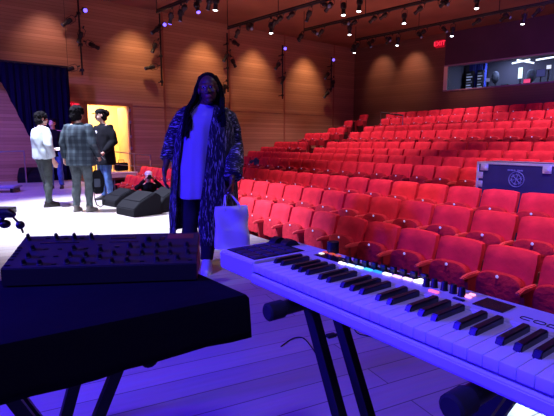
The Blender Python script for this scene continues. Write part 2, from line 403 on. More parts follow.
for ri, (D, z, ph) in enumerate(rows):
    ts = []
    k0 = math.floor((ph+8)/S)
    t = ph - k0*S
    while t < 26:
        P = rowp(D, t); 
        if P.y > 1:
            d_ = P.y*cp-(z+.6-H)*sp; px = 277+F*P.x/d_
            dw = (P-CO).dot(WN)
            ok = px - .22*F/d_ < 551 and dw > (.62 if ri > 0 else .45) and (P-CO).dot(BN) > .5
            if ri >= 5:
                v = P-A6; lat = abs(v.x*AD.y-v.y*AD.x)
                if lat < .62: ok = False
            if ri == 0 and t > 14.9: ok = False
            if ok: ts.append((t, px))
        t += S
    ts.sort()
    for i, (t, px) in enumerate(ts):
        # a gap to the left neighbour (higher t) needs the closing arm
        end = i == len(ts)-1 or ts[i+1][0]-t > S*1.5
        src = proto_end if end else proto
        u = 1 if end else 0
        o = src if not usedp[u] else dup(src); usedp[u] = True
        o.location = rowp(D, t, z); o.rotation_euler = (0, 0, RZ); nseat += 1
        nth = 'rightmost' if i == 0 else ordn[i]+' from the right'
        nth = nth.replace('first from', 'first one from')
        tag(o, 'red folded theatre seat, %s in the %s' % (nth, rowname[ri]), 'seat', 'red theatre seats in the '+rowname[ri])
        seatpos[(ri, i)] = (o.location.copy(), px)
print('SEATS', nseat)
# ================================================================== DOORWAY
wr = math.atan2(WD.y, WD.x)
DW = (dr-dl).length; Dm = Matrix.Translation((dl.x, dl.y, 0)) @ Matrix.Rotation(wr, 4, 'Z')
dt = empty('door_1', (dl.x, dl.y, 0), wr); struct(dt)
bm = bmesh.new(); box(bm, (-.06, -.03, 0), (.03, .3, DZ+.05)); box(bm, (DW-.03, -.03, 0), (DW+.06, .3, DZ+.05)); box(bm, (-.06, -.03, DZ-.03), (DW+.06, .3, DZ+.06))
finish(bm, 'door_frame', M['doorframe'], dt, smooth=False)
bm = bmesh.new(); box(bm, (DW-.13, -.02, .01), (DW-.07, .95, DZ-.05), .005); lf = finish(bm, 'door_leaf', M['doorleaf'], dt)
for z in (.95, 1.35, 1.85, 2.25):
    bm = bmesh.new(); box(bm, (DW-.07, -.06, z-.05), (DW-.02, .02, z+.05), .006); finish(bm, 'hinge', M['hinge'], lf)
# corridor behind the doorway
bm = bmesh.new(); mt = Dm
box(bm, (-.7, 2.2, -.1), (DW+.9, 2.3, 3), mtx=mt); box(bm, (-.8, .3, -.1), (-.7, 2.3, 3), mtx=mt); box(bm, (DW+.9, .3, -.1), (DW+1, 2.3, 3), mtx=mt)
struct(finish(bm, 'wall_corridor', M['yellowwall'], smooth=False))
bm = bmesh.new(); box(bm, (-.8, .0, -.1), (DW+1, 2.3, 0), mtx=mt); struct(finish(bm, 'floor', M['yellowwall'], smooth=False))
bm = bmesh.new(); box(bm, (-.8, .3, 3), (DW+1, 2.3, 3.1), mtx=mt); struct(finish(bm, 'ceiling', M['yellowwall'], smooth=False))
# ================================================================== EXIT SIGNS
def exit_sign(c, rz, label, w=.42, h=.24, wall=True):
    root = empty('exit_sign', c, rz); tag(root, label, 'sign')
    bm = bmesh.new(); box(bm, (-w/2, -.04, -h/2), (w/2, .04, h/2), .008); finish(bm, 'housing', M['exitback'], root)
    text_mesh('EXIT', h*.85, .003, 'lettering', M['exit'], root, Matrix.Translation((0, -.045, 0)) @ Matrix.Rotation(R(90), 4, 'X'))
    if not wall:
        bm = bmesh.new(); cyl(bm, (0, 0, h/2), (0, 0, h/2+.3), .01, 8); finish(bm, 'hanger', M['black'], root)
c = backpt(440, 43.8, .045); exit_sign(c, math.atan2(BD.y, BD.x), 'small lit red exit sign high on the back wall left of the control booth', .38, .30)
c = wallpt(69.5, 107, .05); exit_sign(c, wr, 'lit red exit sign beside the yellow doorway, above the men', .30, .34)
# ================================================================== CONTROL BOOTH
bt = backpt(444.5, 66); br = math.atan2(BD.y, BD.x)
BM = Matrix.Translation((bt.x, bt.y, 0)) @ Matrix.Rotation(br, 4, 'Z')
BL = 8.5
win = empty('window_1', (bt.x, bt.y, 0), br); struct(win)
bm = bmesh.new(); box(bm, (0, -.04, BZ1-.05), (BL, .3, BZ1)); box(bm, (0, -.04, BZ0), (BL, .3, BZ0+.05)); finish(bm, 'window_frame', mat('booth_frame_paint', (.35, .22, .34), .5), win, smooth=False)
bm = bmesh.new(); box(bm, (0, -.03, BZ0), (.16, .0, BZ1)); finish(bm, 'cream_jamb', M['cream'], win, smooth=False)
bm = bmesh.new()
box(bm, (-.1, 2.6, BZ0-.9), (BL, 2.7, BZ1+.5), mtx=BM); box(bm, (-.1, .3, BZ0-.9), (0, 2.7, BZ1+.5), mtx=BM)
struct(finish(bm, 'wall_booth', M['boothin'], smooth=False))
bm = bmesh.new(); box(bm, (-.1, .3, BZ0-1.0), (BL, 2.7, BZ0-.9), mtx=BM); struct(finish(bm, 'floor', M['boothin'], smooth=False))
bm = bmesh.new(); box(bm, (-.1, .3, BZ1+.5), (BL, 2.7, BZ1+.6), mtx=BM); struct(finish(bm, 'ceiling', M['boothin'], smooth=False))
def bpt(px, py, off):   # booth local coordinates of a pixel seen at depth off behind the wall
    P = backpt(px, py, -off); return BM.inverted() @ P
def booth_thing(name, label, cat, group=None):
    o = empty(name, (bt.x, bt.y, 0), br); return tag(o, label, cat, group)
ZF = BZ0-.9
# counter running along the glass
o = booth_thing('control_desk', 'long dark control desk behind the booth window', 'desk')
bm = bmesh.new(); box(bm, (.1, .75, BZ0-.05), (8.3, 1.45, BZ0), .01); finish(bm, 'desk_top', M['black'], o)
for x in (.3, 2.2, 4.2, 6.2, 8.1):
    bm = bmesh.new(); box(bm, (x-.03, .95, ZF), (x+.03, 1.3, BZ0-.05)); finish(bm, 'leg', M['blackmetal'], o)
o = booth_thing('booth_curtain', 'blue drape hanging inside the booth at its left end', 'curtain')
bm = bmesh.new(); nn = 30; v0 = []
for k in range(nn+1):
    x = .25+.75*k/nn; y = 1.95+.07*math.sin(k*1.5); v0.append([bm.verts.new((x, y, ZF+.02)), bm.verts.new((x, y, BZ1+.45))])
for a, b in zip(v0, v0[1:]): bm.faces.new((a[0], b[0], b[1], a[1]))
cu = finish(bm, 'drape', M['boothblue'], o); sm = cu.modifiers.new('s', 'SOLIDIFY'); sm.thickness = .01
# racks
for (px, wpx, lab) in ((471, 9, 'tall equipment rack with pale lit units beside the blue booth drape'), (481.5, 7, 'narrow equipment rack with a framed panel in the booth')):
    q = bpt(px, 75, 1.9); w = wpx*.036/2
    o = booth_thing('equipment_rack', lab, 'rack')
    bm = bmesh.new(); box(bm, (q.x-w, 1.75, ZF), (q.x+w, 2.3, BZ1-.08), .01); finish(bm, 'rack_frame', M['black'], o)
    for k in range(7):
        bm = bmesh.new(); z = BZ0+.12+.12*k; box(bm, (q.x-w*.8, 1.73, z), (q.x+w*.8*(1 if k % 2 else .5), 1.75, z+.05)); finish(bm, 'rack_unit', led('rack_light', (.5, .6, 1), .9 if k % 3 else .25), o)
# monitors on the desk, glowing
for i, (px, py, w, h, col, s, lab) in enumerate(((520.5, 73, .16, .42, (.75, .95, 1), 4, 'narrow bright white screen standing on the booth desk'),
        (527, 81, .24, .15, (1, .08, .25), 2.2, 'small red glowing screen low on the booth desk'),
        (541, 73, .30, .26, (.12, .14, .5), .8, 'dim blue screen in the middle of the booth desk'),
        (549, 67, .16, .14, (.8, .85, 1), 2.5, 'small white screen at the right of the booth desk'),
        (488, 80, .16, .14, (.4, .45, .9), .8, 'small dim screen in front of the booth racks'))):
    q = bpt(px, py, 1.0); o = booth_thing('monitor', lab, 'screen')
    bm = bmesh.new(); box(bm, (q.x-w/2-.015, .99, q.z-h/2-.015), (q.x+w/2+.015, 1.03, q.z+h/2+.015), .005)
    finish(bm, 'screen_housing', M['black'], o)
    bm = bmesh.new(); box(bm, (q.x-w/2, .984, q.z-h/2), (q.x+w/2, .99, q.z+h/2)); finish(bm, 'display', led('display', col, s), o)
    bm = bmesh.new(); box(bm, (q.x-.02, 1.0, BZ0), (q.x+.02, 1.02, q.z)); box(bm, (q.x-.08, .96, BZ0), (q.x+.08, 1.08, BZ0+.012)); finish(bm, 'foot', M['black'], o)
for i, (px, w, h, col, lab) in enumerate(((459, .5, .16, (.2, .3, 1), 'blue-lit equipment box on the booth desk at the drape'), (497, .6, .13, (.7, .75, 1), 'wide pale control surface on the booth desk'), (504, .3, .22, (.9, .9, 1), 'squat pale box on the booth desk'), (514, .35, .12, (.3, .4, 1), 'low blue-lit box left of the bright booth screen'), (535, .3, .16, (.8, .85, 1), 'small pale box right of the red booth screen'), (552, .4, .18, (.8, .8, 1), 'pale box on the booth desk at the right edge'))):
    q = bpt(px, 80, 1.0); o = booth_thing('control_box', lab, 'equipment')
    bm = bmesh.new(); box(bm, (q.x-w/2, 1.08, BZ0), (q.x+w/2, 1.30, BZ0+h), .01); finish(bm, 'housing', M['greybag'], o)
    for k in range(3):
        x = q.x+w*(-.3+.3*k); bm = bmesh.new(); box(bm, (x-.025, 1.07, BZ0+h*.55), (x+.025, 1.082, BZ0+h*.8)); finish(bm, 'pilot_light', led('pilot', col, 3), o)
# tube lights on booth ceiling
for i, (pa, pb, lab) in enumerate((((512, 63.5), (530, 59.5), 'thin white strip light under the booth ceiling, left one'), ((517, 60), (534, 63), 'thin white strip light crossing the other under the booth ceiling'), ((536, 60), (554, 57), 'thin white strip light at the right of the booth ceiling'))):
    a, b = bpt(*pa, .9), bpt(*pb, .9)
    bm = bmesh.new(); tube(bm, [a, b], .03, 8); o = finish(bm, 'strip_light', led('strip', (.8, .9, 1), 5)); o.location = (bt.x, bt.y, 0); o.rotation_euler = (0, 0, br); tag(o, lab, 'light', 'booth strip lights')
for i, (px, py, r_, lab) in enumerate(((495, 76, .16, 'dark rounded office chair back behind the booth desk, left'), (531, 74, .2, 'dark rounded office chair back behind the booth desk, right'))):
    q = bpt(px, py, 1.7); o = booth_thing('office_chair', lab, 'chair')
    bm = bmesh.new(); ell(bm, (q.x, 1.75, q.z-.05), (r_, .05, .26)); finish(bm, 'backrest', M['greybag'], o)
    bm = bmesh.new(); ell(bm, (q.x, 1.62, BZ0-.42), (.23, .22, .05)); finish(bm, 'seat', M['greybag'], o)
    bm = bmesh.new(); cyl(bm, (q.x, 1.65, ZF+.08), (q.x, 1.65, BZ0-.42), .025, 8); tube(bm, [(q.x, 1.8, BZ0-.4), (q.x, 1.82, q.z-.2)], .02, 6)
    for a in range(5): tube(bm, [(q.x, 1.65, ZF+.08), (q.x+.26*math.cos(a*1.257), 1.65+.26*math.sin(a*1.257), ZF+.03)], .018, 6)
    finish(bm, 'base', M['black'], o)
bm = bmesh.new(); box(bm, (.16, .10, BZ0+.05), (BL, .112, BZ1-.05)); g_ = finish(bm, 'glass', M['glass'], win, smooth=False)
# ================================================================== CURTAIN at stage left
bm = bmesh.new()
off = .9
def cpt(px, py): return wallpt(px, py, off)
topl, topr = cpt(-45, 54.5), cpt(68, 68.2)
ztop = topr.z; nn = 90; vv = []
for k in range(nn+1):
    u = k/nn; P = topl.lerp(topr, u); P = Vector((P.x, P.y, ztop))
    fo = .035*math.sin(k*1.1)+.015*math.sin(k*2.7)
    d_ = P.y*cp-(ztop-H)*sp; px = 277+F*P.x/d_
    # left part swags up: lower hem rises to the left
    if px > 45: zl = .03
    elif px > 0: zl = .03+(45-px)/45*2.75
    else: zl = 2.78+min(1, -px/40)*.6
    col = []
    for j in range(9):
        v = j/8; z = zl+(ztop-zl)*v; col.append(bm.verts.new((P.x+WN.x*fo*(1-v*.5), P.y+WN.y*fo*(1-v*.5), z)))
    vv.append(col)
for a, b in zip(vv, vv[1:]):
    for j in range(8): bm.faces.new((a[j], b[j], b[j+1], a[j+1]))
o = finish(bm, 'stage_curtain', M['curtain']); s_ = o.modifiers.new('s', 'SOLIDIFY'); s_.thickness = .012
tag(o, 'black masking curtain swept up at its lower left, left of the yellow doorway', 'curtain')
bm = bmesh.new(); cyl(bm, (topl.x, topl.y, ztop+.03), (topr.x, topr.y, ztop+.03), .03, 10)
for P in (topl, topr): cyl(bm, (P.x, P.y, ztop+.03), (P.x, P.y, ZC), .005, 6)
o = finish(bm, 'curtain_pipe', M['blackmetal']); tag(o, 'horizontal black pipe carrying the masking curtain', 'pipe')
# ================================================================== LIGHTING: pipes, booms, fixtures
def make_spot(lens, scale=1.0):
    """body points down -z from clamp at origin"""
    root = empty('stage_spotlight')
    bm = bmesh.new()
    tube(bm, [(0, 0, -.20), (0, 0, -.23), (0, 0, -.42), (0, 0, -.44), (0, 0, -.60), (0, 0, -.62)], [.05, .085, .09, .07, .075, .09], 14)
    box(bm, (-.06, -.1, -.40), (.06, .1, -.27), .01)
    bd = finish(bm, 'body', M['blackmetal'], root)
    bm = bmesh.new(); ell(bm, (0, 0, -.615), (.078, .078, .045)); finish(bm, 'lens', lens, bd)
    bm = bmesh.new(); tube(bm, [(-.12, 0, -.36), (-.12, 0, -.12), (-.05, 0, -.07), (.05, 0, -.07), (.12, 0, -.12), (.12, 0, -.36)], .011, 6); cyl(bm, (-.125, 0, -.36), (.125, 0, -.36), .012, 6)
    finish(bm, 'yoke', M['black'], root)
    bm = bmesh.new(); box(bm, (-.025, -.035, -.08), (.025, .035, .035), .006); finish(bm, 'clamp', M['black'], root)
    return root
protos = {}
def spot(kind, P, rot, label, sc=1.0, group=None):
    if kind not in protos: protos[kind] = o = make_spot(M[kind])
    else: o = dup(protos[kind])
    o.location = P; o.rotation_euler = rot; o.scale = (sc,)*3
    return tag(o, label, 'stage light', group)
PD = Vector((-.70, .714, 0))     # pipe direction (parallel to the back wall)
PZ = 5.25
def pipe(pa, Ya, length_l, length_r, label, z=None):
    a = pY(*pa, Ya); zz = a.z if z is None else z
    A = Vector((a.x, a.y, zz)) + PD*length_l; B = Vector((a.x, a.y, zz)) - PD*length_r
    root = empty('lighting_pipe', (0, 0, 0))
    bm = bmesh.new(); cyl(bm, A, B, .03, 8)
    finish(bm, 'pipe', M['blackmetal'], root)
    n = int((B-A).length/2.2)
    for k in range(n+1):
        P = A.lerp(B, k/max(1, n)); bm = bmesh.new(); cyl(bm, P, (P.x, P.y, ZC), .012, 6); finish(bm, 'hanger', M['blackmetal'], root)
    bm = bmesh.new(); prism(bm, [A+Vector((0, 0, .04)), B+Vector((0, 0, .04)), B+Vector((0, 0, .08)), A+Vector((0, 0, .08))], (.04, .04, 0)); finish(bm, 'cable_raceway', M['black'], root)
    tag(root, label, 'pipe'); return A, B
# pipes by a pixel on each and a distance
PI_ = {}
PI_['E'] = pipe((398, 32.5), 17.3, 1.9, 9, 'lighting pipe nearest the back wall, running towards the booth')
PI_['D'] = pipe((358, 18), 14.9, 2.3, 8, 'lighting pipe over the upper seats, second from the back wall')
PI_['C'] = pipe((300, 8), 12.6, 3.1, 6, 'lighting pipe over the middle seats, third from the back wall')
PI_['B'] = pipe((200, -5), 11.2, 2.0, 5, 'lighting pipe over the stage edge, nearest of the pipes in view')
def onpipe(key, px):
    A, B = PI_[key]; v = None; best = None
    for k in range(401):
        P = A.lerp(B, k/400); d_ = P.y*cp-(P.z-H)*sp
        if d_ < .3: continue
        x = 277+F*P.x/d_
        if best is None or abs(x-px) < best[0]: best = (abs(x-px), P)
    return best[1]
fx = {'E': [(347, 'lensdim', .5), (351, 'lens', .1), (360, 'lensdim', .6), (367, 'lensdim', -.5), (376, 'lensdim', .9), (384, 'lensdim', -.8), (393, 'lensdim', .7), (399, 'lens', .1), (416, 'lensdim', -.6), (428, 'lensdim', .9), (440, 'lensdim', -.7), (454, 'lens', .1), (484, 'lensdim', 1.0), (500, 'lensdim', -.9), (512, 'lensdim', .9), (526, 'lens', .1), (545, 'lensdim', .8)],
      'D': [(297, 'lensdim', .9), (304, 'lensdim', .7), (311, 'lensdim', -.9), (325, 'lensdim', .8), (341, 'lensdim', -1.1), (350, 'lens', 0), (359, 'lensdim', 1.1), (379, 'lensdim', 1.0), (390, 'lensdim', 1.1), (405, 'lens', 0), (425, 'lensdim', .9), (438, 'lensdim', -.9), (452, 'lensdim', 1.0), (478, 'lens', 0)],
      'C': [(240, 'lensdim', .7), (246, 'lensdim', -.9), (254, 'lensdim', 1.1), (271, 'lens', 0), (277, 'lensdim', .6), (284, 'lensdim', 1.0), (296, 'lensdim', 1.1), (312, 'lensdim', .5), (320, 'lensdim', -1.0), (335, 'lensdim', .9), (344, 'lens', 0), (361, 'lens', .1)],
      'B': [(172, 'lensviolet', .4), (181, 'lensdim', .2), (187, 'lensdim', .9), (195, 'lensviolet', -.4), (202, 'lensdim', 1.1), (212, 'lensdim', .5), (217, 'lens', .2), (224, 'lensdim', 1.0)]}
pname = {'E': 'rearmost pipe', 'D': 'second pipe from the back', 'C': 'third pipe from the back', 'B': 'nearest ceiling pipe'}
lt = {'lens': 'spotlight with bright white lens', 'lensdim': 'unlit black spotlight', 'lensviolet': 'spotlight with violet lens'}
for key, lst in fx.items():
    for i, (px, kd, til) in enumerate(lst):
        P = onpipe(key, px) - Vector((0, 0, .02))
        spot(kd, P, (til*.2, til*1.15, math.atan2(-PD.y, -PD.x)), lt[kd]+', %s from left on the %s' % (ordn[i], pname[key]), .70 if kd == 'lens' else .66, 'spotlights on the '+pname[key])
# booms on the left wall
booms = [((82.5, 75), 14, 'far left', [(79.5, 22, 'lensdim', .9), (96, 17, 'lensviolet', -1.2), (96, 48, 'lensdim', -1.3), (73, 71, 'lensdim', 1.2), (84, 32, 'lensdim', .3)]),
         ((162, 86), 26, 'second', [(165, 30, 'lensdim', .9), (177, 31, 'lensviolet', -1.2), (155, 70, 'lensdim', 1.3), (161, 44, 'lensdim', .4)]),
         ((228, 92), 44, 'third', [(229, 54, 'lensdim', .5), (239, 45, 'lensdim', -1.3), (222, 84, 'lensdim', .1), (232, 60, 'lensdim', -.7)]),
         ((282.5, 99), 55, 'fourth', [(290, 53, 'lensviolet', -1.2), (282, 63, 'lensdim', .5), (283, 76, 'lensdim', .2)]),
         ((331, 92), 66, 'fifth', [(338.5, 64, 'lensviolet', -1.2), (331, 73, 'lensdim', .5), (334, 80, 'lensdim', -.2), (325.5, 92, 'lensdim', .6)])]
for (pb, yt, which, fs) in booms:
    P = wallpt(*pb, .28); T = wallpt(pb[0], yt, .28)
    root = empty('lighting_boom', (P.x, P.y, 0)); bm = bmesh.new(); cyl(bm, (0, 0, P.z), (0, 0, T.z+.4), .028, 8); finish(bm, 'pipe', M['blackmetal'], root)
    for z in (P.z+.15, (P.z+T.z)/2, T.z):
        bm = bmesh.new(); cyl(bm, (0, 0, z), (-WN.x*.265, -WN.y*.265, z), .018, 8); box(bm, (-.05, -.05, z-.04), (.05, .05, z+.04), .005); finish(bm, 'wall_bracket', M['blackmetal'], root)
    tag(root, 'vertical black lighting boom fixed to the wood wall, %s one from the doorway side' % which.replace('far left', 'first'), 'pipe')
    for j, (px, py, kd, til) in enumerate(fs):
        Q = wallpt(px, py, .45)
        side = Vector((P.x, P.y, Q.z+.18)) + WD*(.10 if px > pb[0] else -.10) + WN*.06
        rt = (R(15), til, wr)
        if kd == 'lensviolet': rt = (Vector((0, 5, 2))-side).to_track_quat('-Z', 'Y').to_euler()
        spot(kd, side, rt, lt[kd]+', %s on the %s wall boom' % (ordn[j], which.replace('far left', 'first')), .8, 'spotlights on the wall booms')
# ================================================================== KEYBOARD
KA = R(36.5); KU = Vector((math.sin(KA), -math.cos(KA), 0)); KN = Vector((math.cos(KA), math.sin(KA), 0))
KO = KU*-1.061 + KN*.59; KZ = .871
KM = Matrix(((KU.x, KN.x, 0, KO.x), (KU.y, KN.y, 0, KO.y), (0, 0, 1, 0), (0, 0, 0, 1)))
krz = math.atan2(KU.y, KU.x)
def kb(px, py, z=KZ):
    P = pz(px, py, z); v = P-KO; return v.dot(KU), v.dot(KN)
kbd = empty('midi_keyboard', (KO.x, KO.y, 0), krz)
tag(kbd, 'long white keyboard controller with lit buttons on a black stand', 'keyboard')
KL, KD = 1.05, .232; kx0 = .163; kw = .0236; nk = 36; kx1 = kx0+nk*kw
bm = bmesh.new(); zb = KZ-.048
# base tray with front lip, side blocks, rear panel
def kprof(x0, x1, pr):
    t = bmesh.new(); prism(t, [(x0, y, z) for y, z in pr], (x1-x0, 0, 0)); bmesh.ops.bevel(t, geom=[e for e in t.edges], offset=.002, segments=2, affect='EDGES'); merge(bm, t)
kprof(0, kx0-.002, [(0, zb+.006), (0, KZ+.002), (.008, KZ+.006), (KD, KZ+.006), (KD, zb), (.01, zb)])
kprof(kx0-.004, kx1+.004, [(-.004, zb+.004), (-.004, KZ-.026), (.006, KZ-.022), (.01, KZ-.03), (.12, KZ-.03), (.12, zb), (.0, zb)])
kprof(kx0-.004, kx1+.004, [(.137, zb), (.137, KZ+.003), (.141, KZ+.006), (KD, KZ+.006), (KD, zb)])
kprof(kx1+.002, KL, [(0, zb+.006), (0, KZ+.002), (.008, KZ+.006), (KD, KZ+.006), (KD, zb), (.01, zb)])
finish(bm, 'case', M['kbcase'], kbd)
# white keys
bm = bmesh.new(); box(bm, (.0006, .001, KZ-.018), (kw-.0006, .139, KZ), .0012, 2); wk = finish(bm, 'white_key', M['whitekey'], kbd)
for i in range(nk):
    o = wk if i == 0 else wk.copy()
    if i: C.objects.link(o)
    o.location = (kx0+i*kw, 0, 0)
bm = bmesh.new(); prism(bm, [(-.0065, .049, KZ-.002), (-.0065, .056, KZ+.0105), (-.0065, .138, KZ+.0115), (-.0065, .138, KZ-.002)], (.013, 0, 0))
bmesh.ops.bevel(bm, geom=list(bm.edges), offset=.0018, segments=2, affect='EDGES'); bk = finish(bm, 'black_key', M['blackkey'], kbd); first = True
for i in range(nk-1):
    if i % 7 in (0, 1, 3, 4, 5):
        o = bk if first else bk.copy()
        if not first: C.objects.link(o)
        first = False
        o.location = (kx0+(i+1)*kw+{0: -.002, 1: .002, 3: -.003, 4: 0, 5: .003}[i % 7], 0, 0)
# pads 4x4 on the left block
bm = bmesh.new(); box(bm, (0, 0, KZ+.004), (.030, .034, KZ+.0095), .003); pd = finish(bm, 'pad', M['pad'], kbd); first = True
bm = bmesh.new(); box(bm, (.012, .014, KZ+.0058), (.150, .178, KZ+.0072)); finish(bm, 'pad_surround', M['screen'], kbd, smooth=False)
for i in range(4):
    for j in range(4):
        o = pd if first else pd.copy()
        if not first: C.objects.link(o)
        first = False; o.location = (.0155+i*.0335, .019+j*.039, 0)
# wheels behind the pads
for (px, py) in ((278, 244.5), (289, 247)):
    x, y = kb(px, py); bm = bmesh.new(); tube(bm, [(x-.014, y, KZ-.004), (x+.014, y, KZ-.004)], .027, 24); box(bm, (x-.017, y-.03, KZ+.004), (x+.017, y+.026, KZ+.008)); finish(bm, 'pitch_wheel', M['black'], kbd)
# orange display digits and buttons
for k, px, py, w, col, s in ((0, 321.5, 256.2, .012, (1, .9, .8), 3), (1, 326, 254.8, .018, (1, .12, .02), 1.5), (2, 332, 256.6, .016, (1, .12, .02), 1.6), (3, 338, 258.4, .014, (1, .14, .03), 1.4)):
    x, y = kb(px, py); bm = bmesh.new(); box(bm, (x-w/2, y-.006, KZ+.006), (x+w/2, y+.006, KZ+.009), .001); finish(bm, 'lit_button', led('orange_led', col, s), kbd)
bm = bmesh.new(); x, y = kb(322, 257.8); box(bm, (x-.018, y-.014, KZ+.0055), (x+.085, y+.026, KZ+.007)); finish(bm, 'button_panel', M['screen'], kbd, smooth=False)
x, y = kb(334, 254.5); bm = bmesh.new(); tube(bm, [(x, y-.004, KZ+.006), (x, y-.004, KZ+.036)], [.0165, .0155], 20); tube(bm, [(x, y-.004, KZ+.02), (x, y-.004, KZ+.022)], .0172, 20)
finish(bm, 'data_dial', M['black'], kbd)
# nine channel switches with coloured lights in front
cols = [((1, .85, .9), 5), ((.6, .75, 1), 4), ((.5, .8, 1), 4), ((.05, .55, 1), 3.5), ((.02, .35, 1), 3), ((1, .85, .95), 5), ((.9, .5, 1), 4), ((1, .6, .9), 5), ((1, .9, 1), 7)]
xa, ya = kb(342, 266.2); xb, yb = kb(418, 285)
for k in range(9):
    u = k/8; x = xa+(xb-xa)*u; y = ya+(yb-ya)*u
    bm = bmesh.new(); box(bm, (x-.010, y-.004, KZ+.005), (x+.010, y+.005, KZ+.0095), .001); finish(bm, 'lit_button', led('strip_led', *cols[k]), kbd)
    bm = bmesh.new(); box(bm, (x-.011, y+.012, KZ+.0055), (x+.011, y+.034, KZ+.008), .001); box(bm, (x-.0075, y+.016, KZ+.006), (x+.0075, y+.026, KZ+.021), .002); finish(bm, 'fader', M['black'], kbd)
x, y = kb(417, 284); bm = bmesh.new(); box(bm, (x-.002, y+.0, KZ+.006), (x+.016, y+.018, KZ+.010), .001); finish(bm, 'lit_button', led('white_led', (1, .85, 1), 6), kbd)
# tall knobs
for k, (px, py) in enumerate(((426, 289), (434, 290), (444, 293), (453, 296), (461.5, 299))):
    x, y = kb(px, py); bm = bmesh.new(); tube(bm, [(x, y, KZ+.005), (x, y, KZ+.008), (x, y, KZ+.022), (x, y, KZ+.024)], [.0085, .007, .0062, .005], 16); finish(bm, 'knob', M['black'], kbd)
for px, py, w, col, s in ((433.5, 294.8, .020, (1, .1, .25), 5), (468, 300.5, .011, (1, .25, .5), 5), (472, 298.2, .011, (1, .3, .55), 5), (465.5, 298.8, .011, (1, .3, .5), 4)):
    x, y = kb(px, py); bm = bmesh.new(); box(bm, (x-w/2, y-.004, KZ+.006), (x+w/2, y+.004, KZ+.009), .001); finish(bm, 'lit_button', led('red_led', col, s), kbd)
x, y = kb(458.5, 303); bm = bmesh.new(); box(bm, (x-.011, y-.004, KZ+.006), (x+.011, y+.004, KZ+.009), .001); finish(bm, 'button', M['black'], kbd)
sc = [kb(*q) for q in ((472, 307.5), (487, 301.5), (515.5, 310.5), (502, 316.5))]
bm = bmesh.new(); prism(bm, [(a, b, KZ+.0055) for a, b in sc], (0, 0, .0025)); finish(bm, 'display', M['screen'], kbd, smooth=False)
# CODE lettering: thin outlined rounded capitals
xl, yl = kb(520, 321); xr, yr = kb(560, 333.5)
bm = bmesh.new(); lw_ = .0009
def stroke(pts): tube(bm, [(x_, y_, KZ+.0066) for x_, y_ in pts], lw_, 5)
x, y = xl, yl-.004; wL, hL, gp = .017, .012, .0045
for ch in 'CODE':
    r_ = .003
    if ch == 'C': stroke([(x+wL, y+hL), (x+r_, y+hL), (x, y+hL-r_), (x, y+r_), (x+r_, y), (x+wL, y)])
    elif ch == 'O': stroke([(x+r_, y), (x+wL-r_, y), (x+wL, y+r_), (x+wL, y+hL-r_), (x+wL-r_, y+hL), (x+r_, y+hL), (x, y+hL-r_), (x, y+r_), (x+r_, y)])
    elif ch == 'D': stroke([(x, y), (x+wL-r_, y), (x+wL, y+r_), (x+wL, y+hL-r_), (x+wL-r_, y+hL), (x, y+hL), (x, y)])
    else:
        stroke([(x+wL, y+hL), (x, y+hL), (x, y), (x+wL, y)]); stroke([(x, y+hL/2), (x+wL*.9, y+hL/2)])
    x += wL+gp
finish(bm, 'lettering', M['screen'], kbd)
# keyboard stand: double braced X
def xstand(O, U, Nn, xa, xb, y0, y1, zt, label, barz=None, legy=(.10, .19), tw=.014, rz=None, dl=.35, offs=(0, 0)):
    sg = 1 if xb > xa else -1
    root = empty('keyboard_stand', (O.x, O.y, 0), rz if rz is not None else math.atan2(U.y, U.x)); tag(root, label, 'stand')
    for x in (xa, xb):
        bm = bmesh.new(); tube(bm, [(x, y0+.03, zt-.02), (x, y1-.03, zt-.02)], .017, 14); finish(bm, 'support_bar', M['blackmetal'], root)
        for (ya_, yb_) in ((y0, y0+.045), (y1-.045, y1)):
            bm = bmesh.new(); tube(bm, [(x, ya_, zt-.02), (x, ya_+.004, zt-.02), (x, yb_-.004, zt-.02), (x, yb_, zt-.02)], [.016, .0205, .0205, .018], 14); finish(bm, 'rubber_cap', M['rubber'], root)
        fx_ = xb-sg*dl if x == xa else xa+sg*dl
        bm = bmesh.new(); tube(bm, [(fx_, y0, .02), (fx_, y1, .02)], .016, 12); finish(bm, 'foot_bar', M['blackmetal'], root)
    for i, y in enumerate(legy):
        for (a, b) in ((xa+offs[i], xa+sg*dl), (xb, xb-sg*dl)):
            yy = y + (0.032 if a == xb else 0)
            bm = bmesh.new(); d = Vector((b-a, 0, -zt)).normalized(); side = Vector((0, 1, 0)); nn_ = d.cross(side)
            p = Vector((a, yy, zt-.025)); q = Vector((b, yy, .02))
            pts = [p+side*.011+nn_*tw, p-side*.011+nn_*tw, p-side*.011-nn_*tw, p+side*.011-nn_*tw]
            prism(bm, pts, q-p); finish(bm, 'leg', M['blackmetal'], root, smooth=False)
    bm = bmesh.new(); xm, zm = (xa+xb)/2, zt/2; cyl(bm, (xm, legy[0]-.03, zm), (xm, legy[-1]+.06, zm), .022, 12); finish(bm, 'pivot', M['black'], root)
    return root
xstand(KO, KU, KN, .300, .742, -.055, .26, .823, 'black double braced X stand under the white keyboard', legy=(.075, .165), dl=.35, offs=(-.012, -.028))
# ================================================================== TABLE (cloth covered) + SYNTH
zt = .8
T0 = pz(249, 294, zt); Tl = pz(0, 345, zt); ta = (Tl-T0).normalized(); tb0 = (pz(200, 272.7, zt)-T0).normalized()
tn = Vector((-ta.y, ta.x, 0)); tn = tn if tn.y > 0 else -tn
ta_ = -ta   # towards the right
trz = math.atan2(ta_.y, ta_.x); TL, TW = .84, .46
tm = Matrix.Translation((T0.x, T0.y, 0)) @ Matrix.Rotation(trz, 4, 'Z')     # local: x right (0 at the corner), y back
sk = tb0.dot(ta_)/tb0.dot(tn)
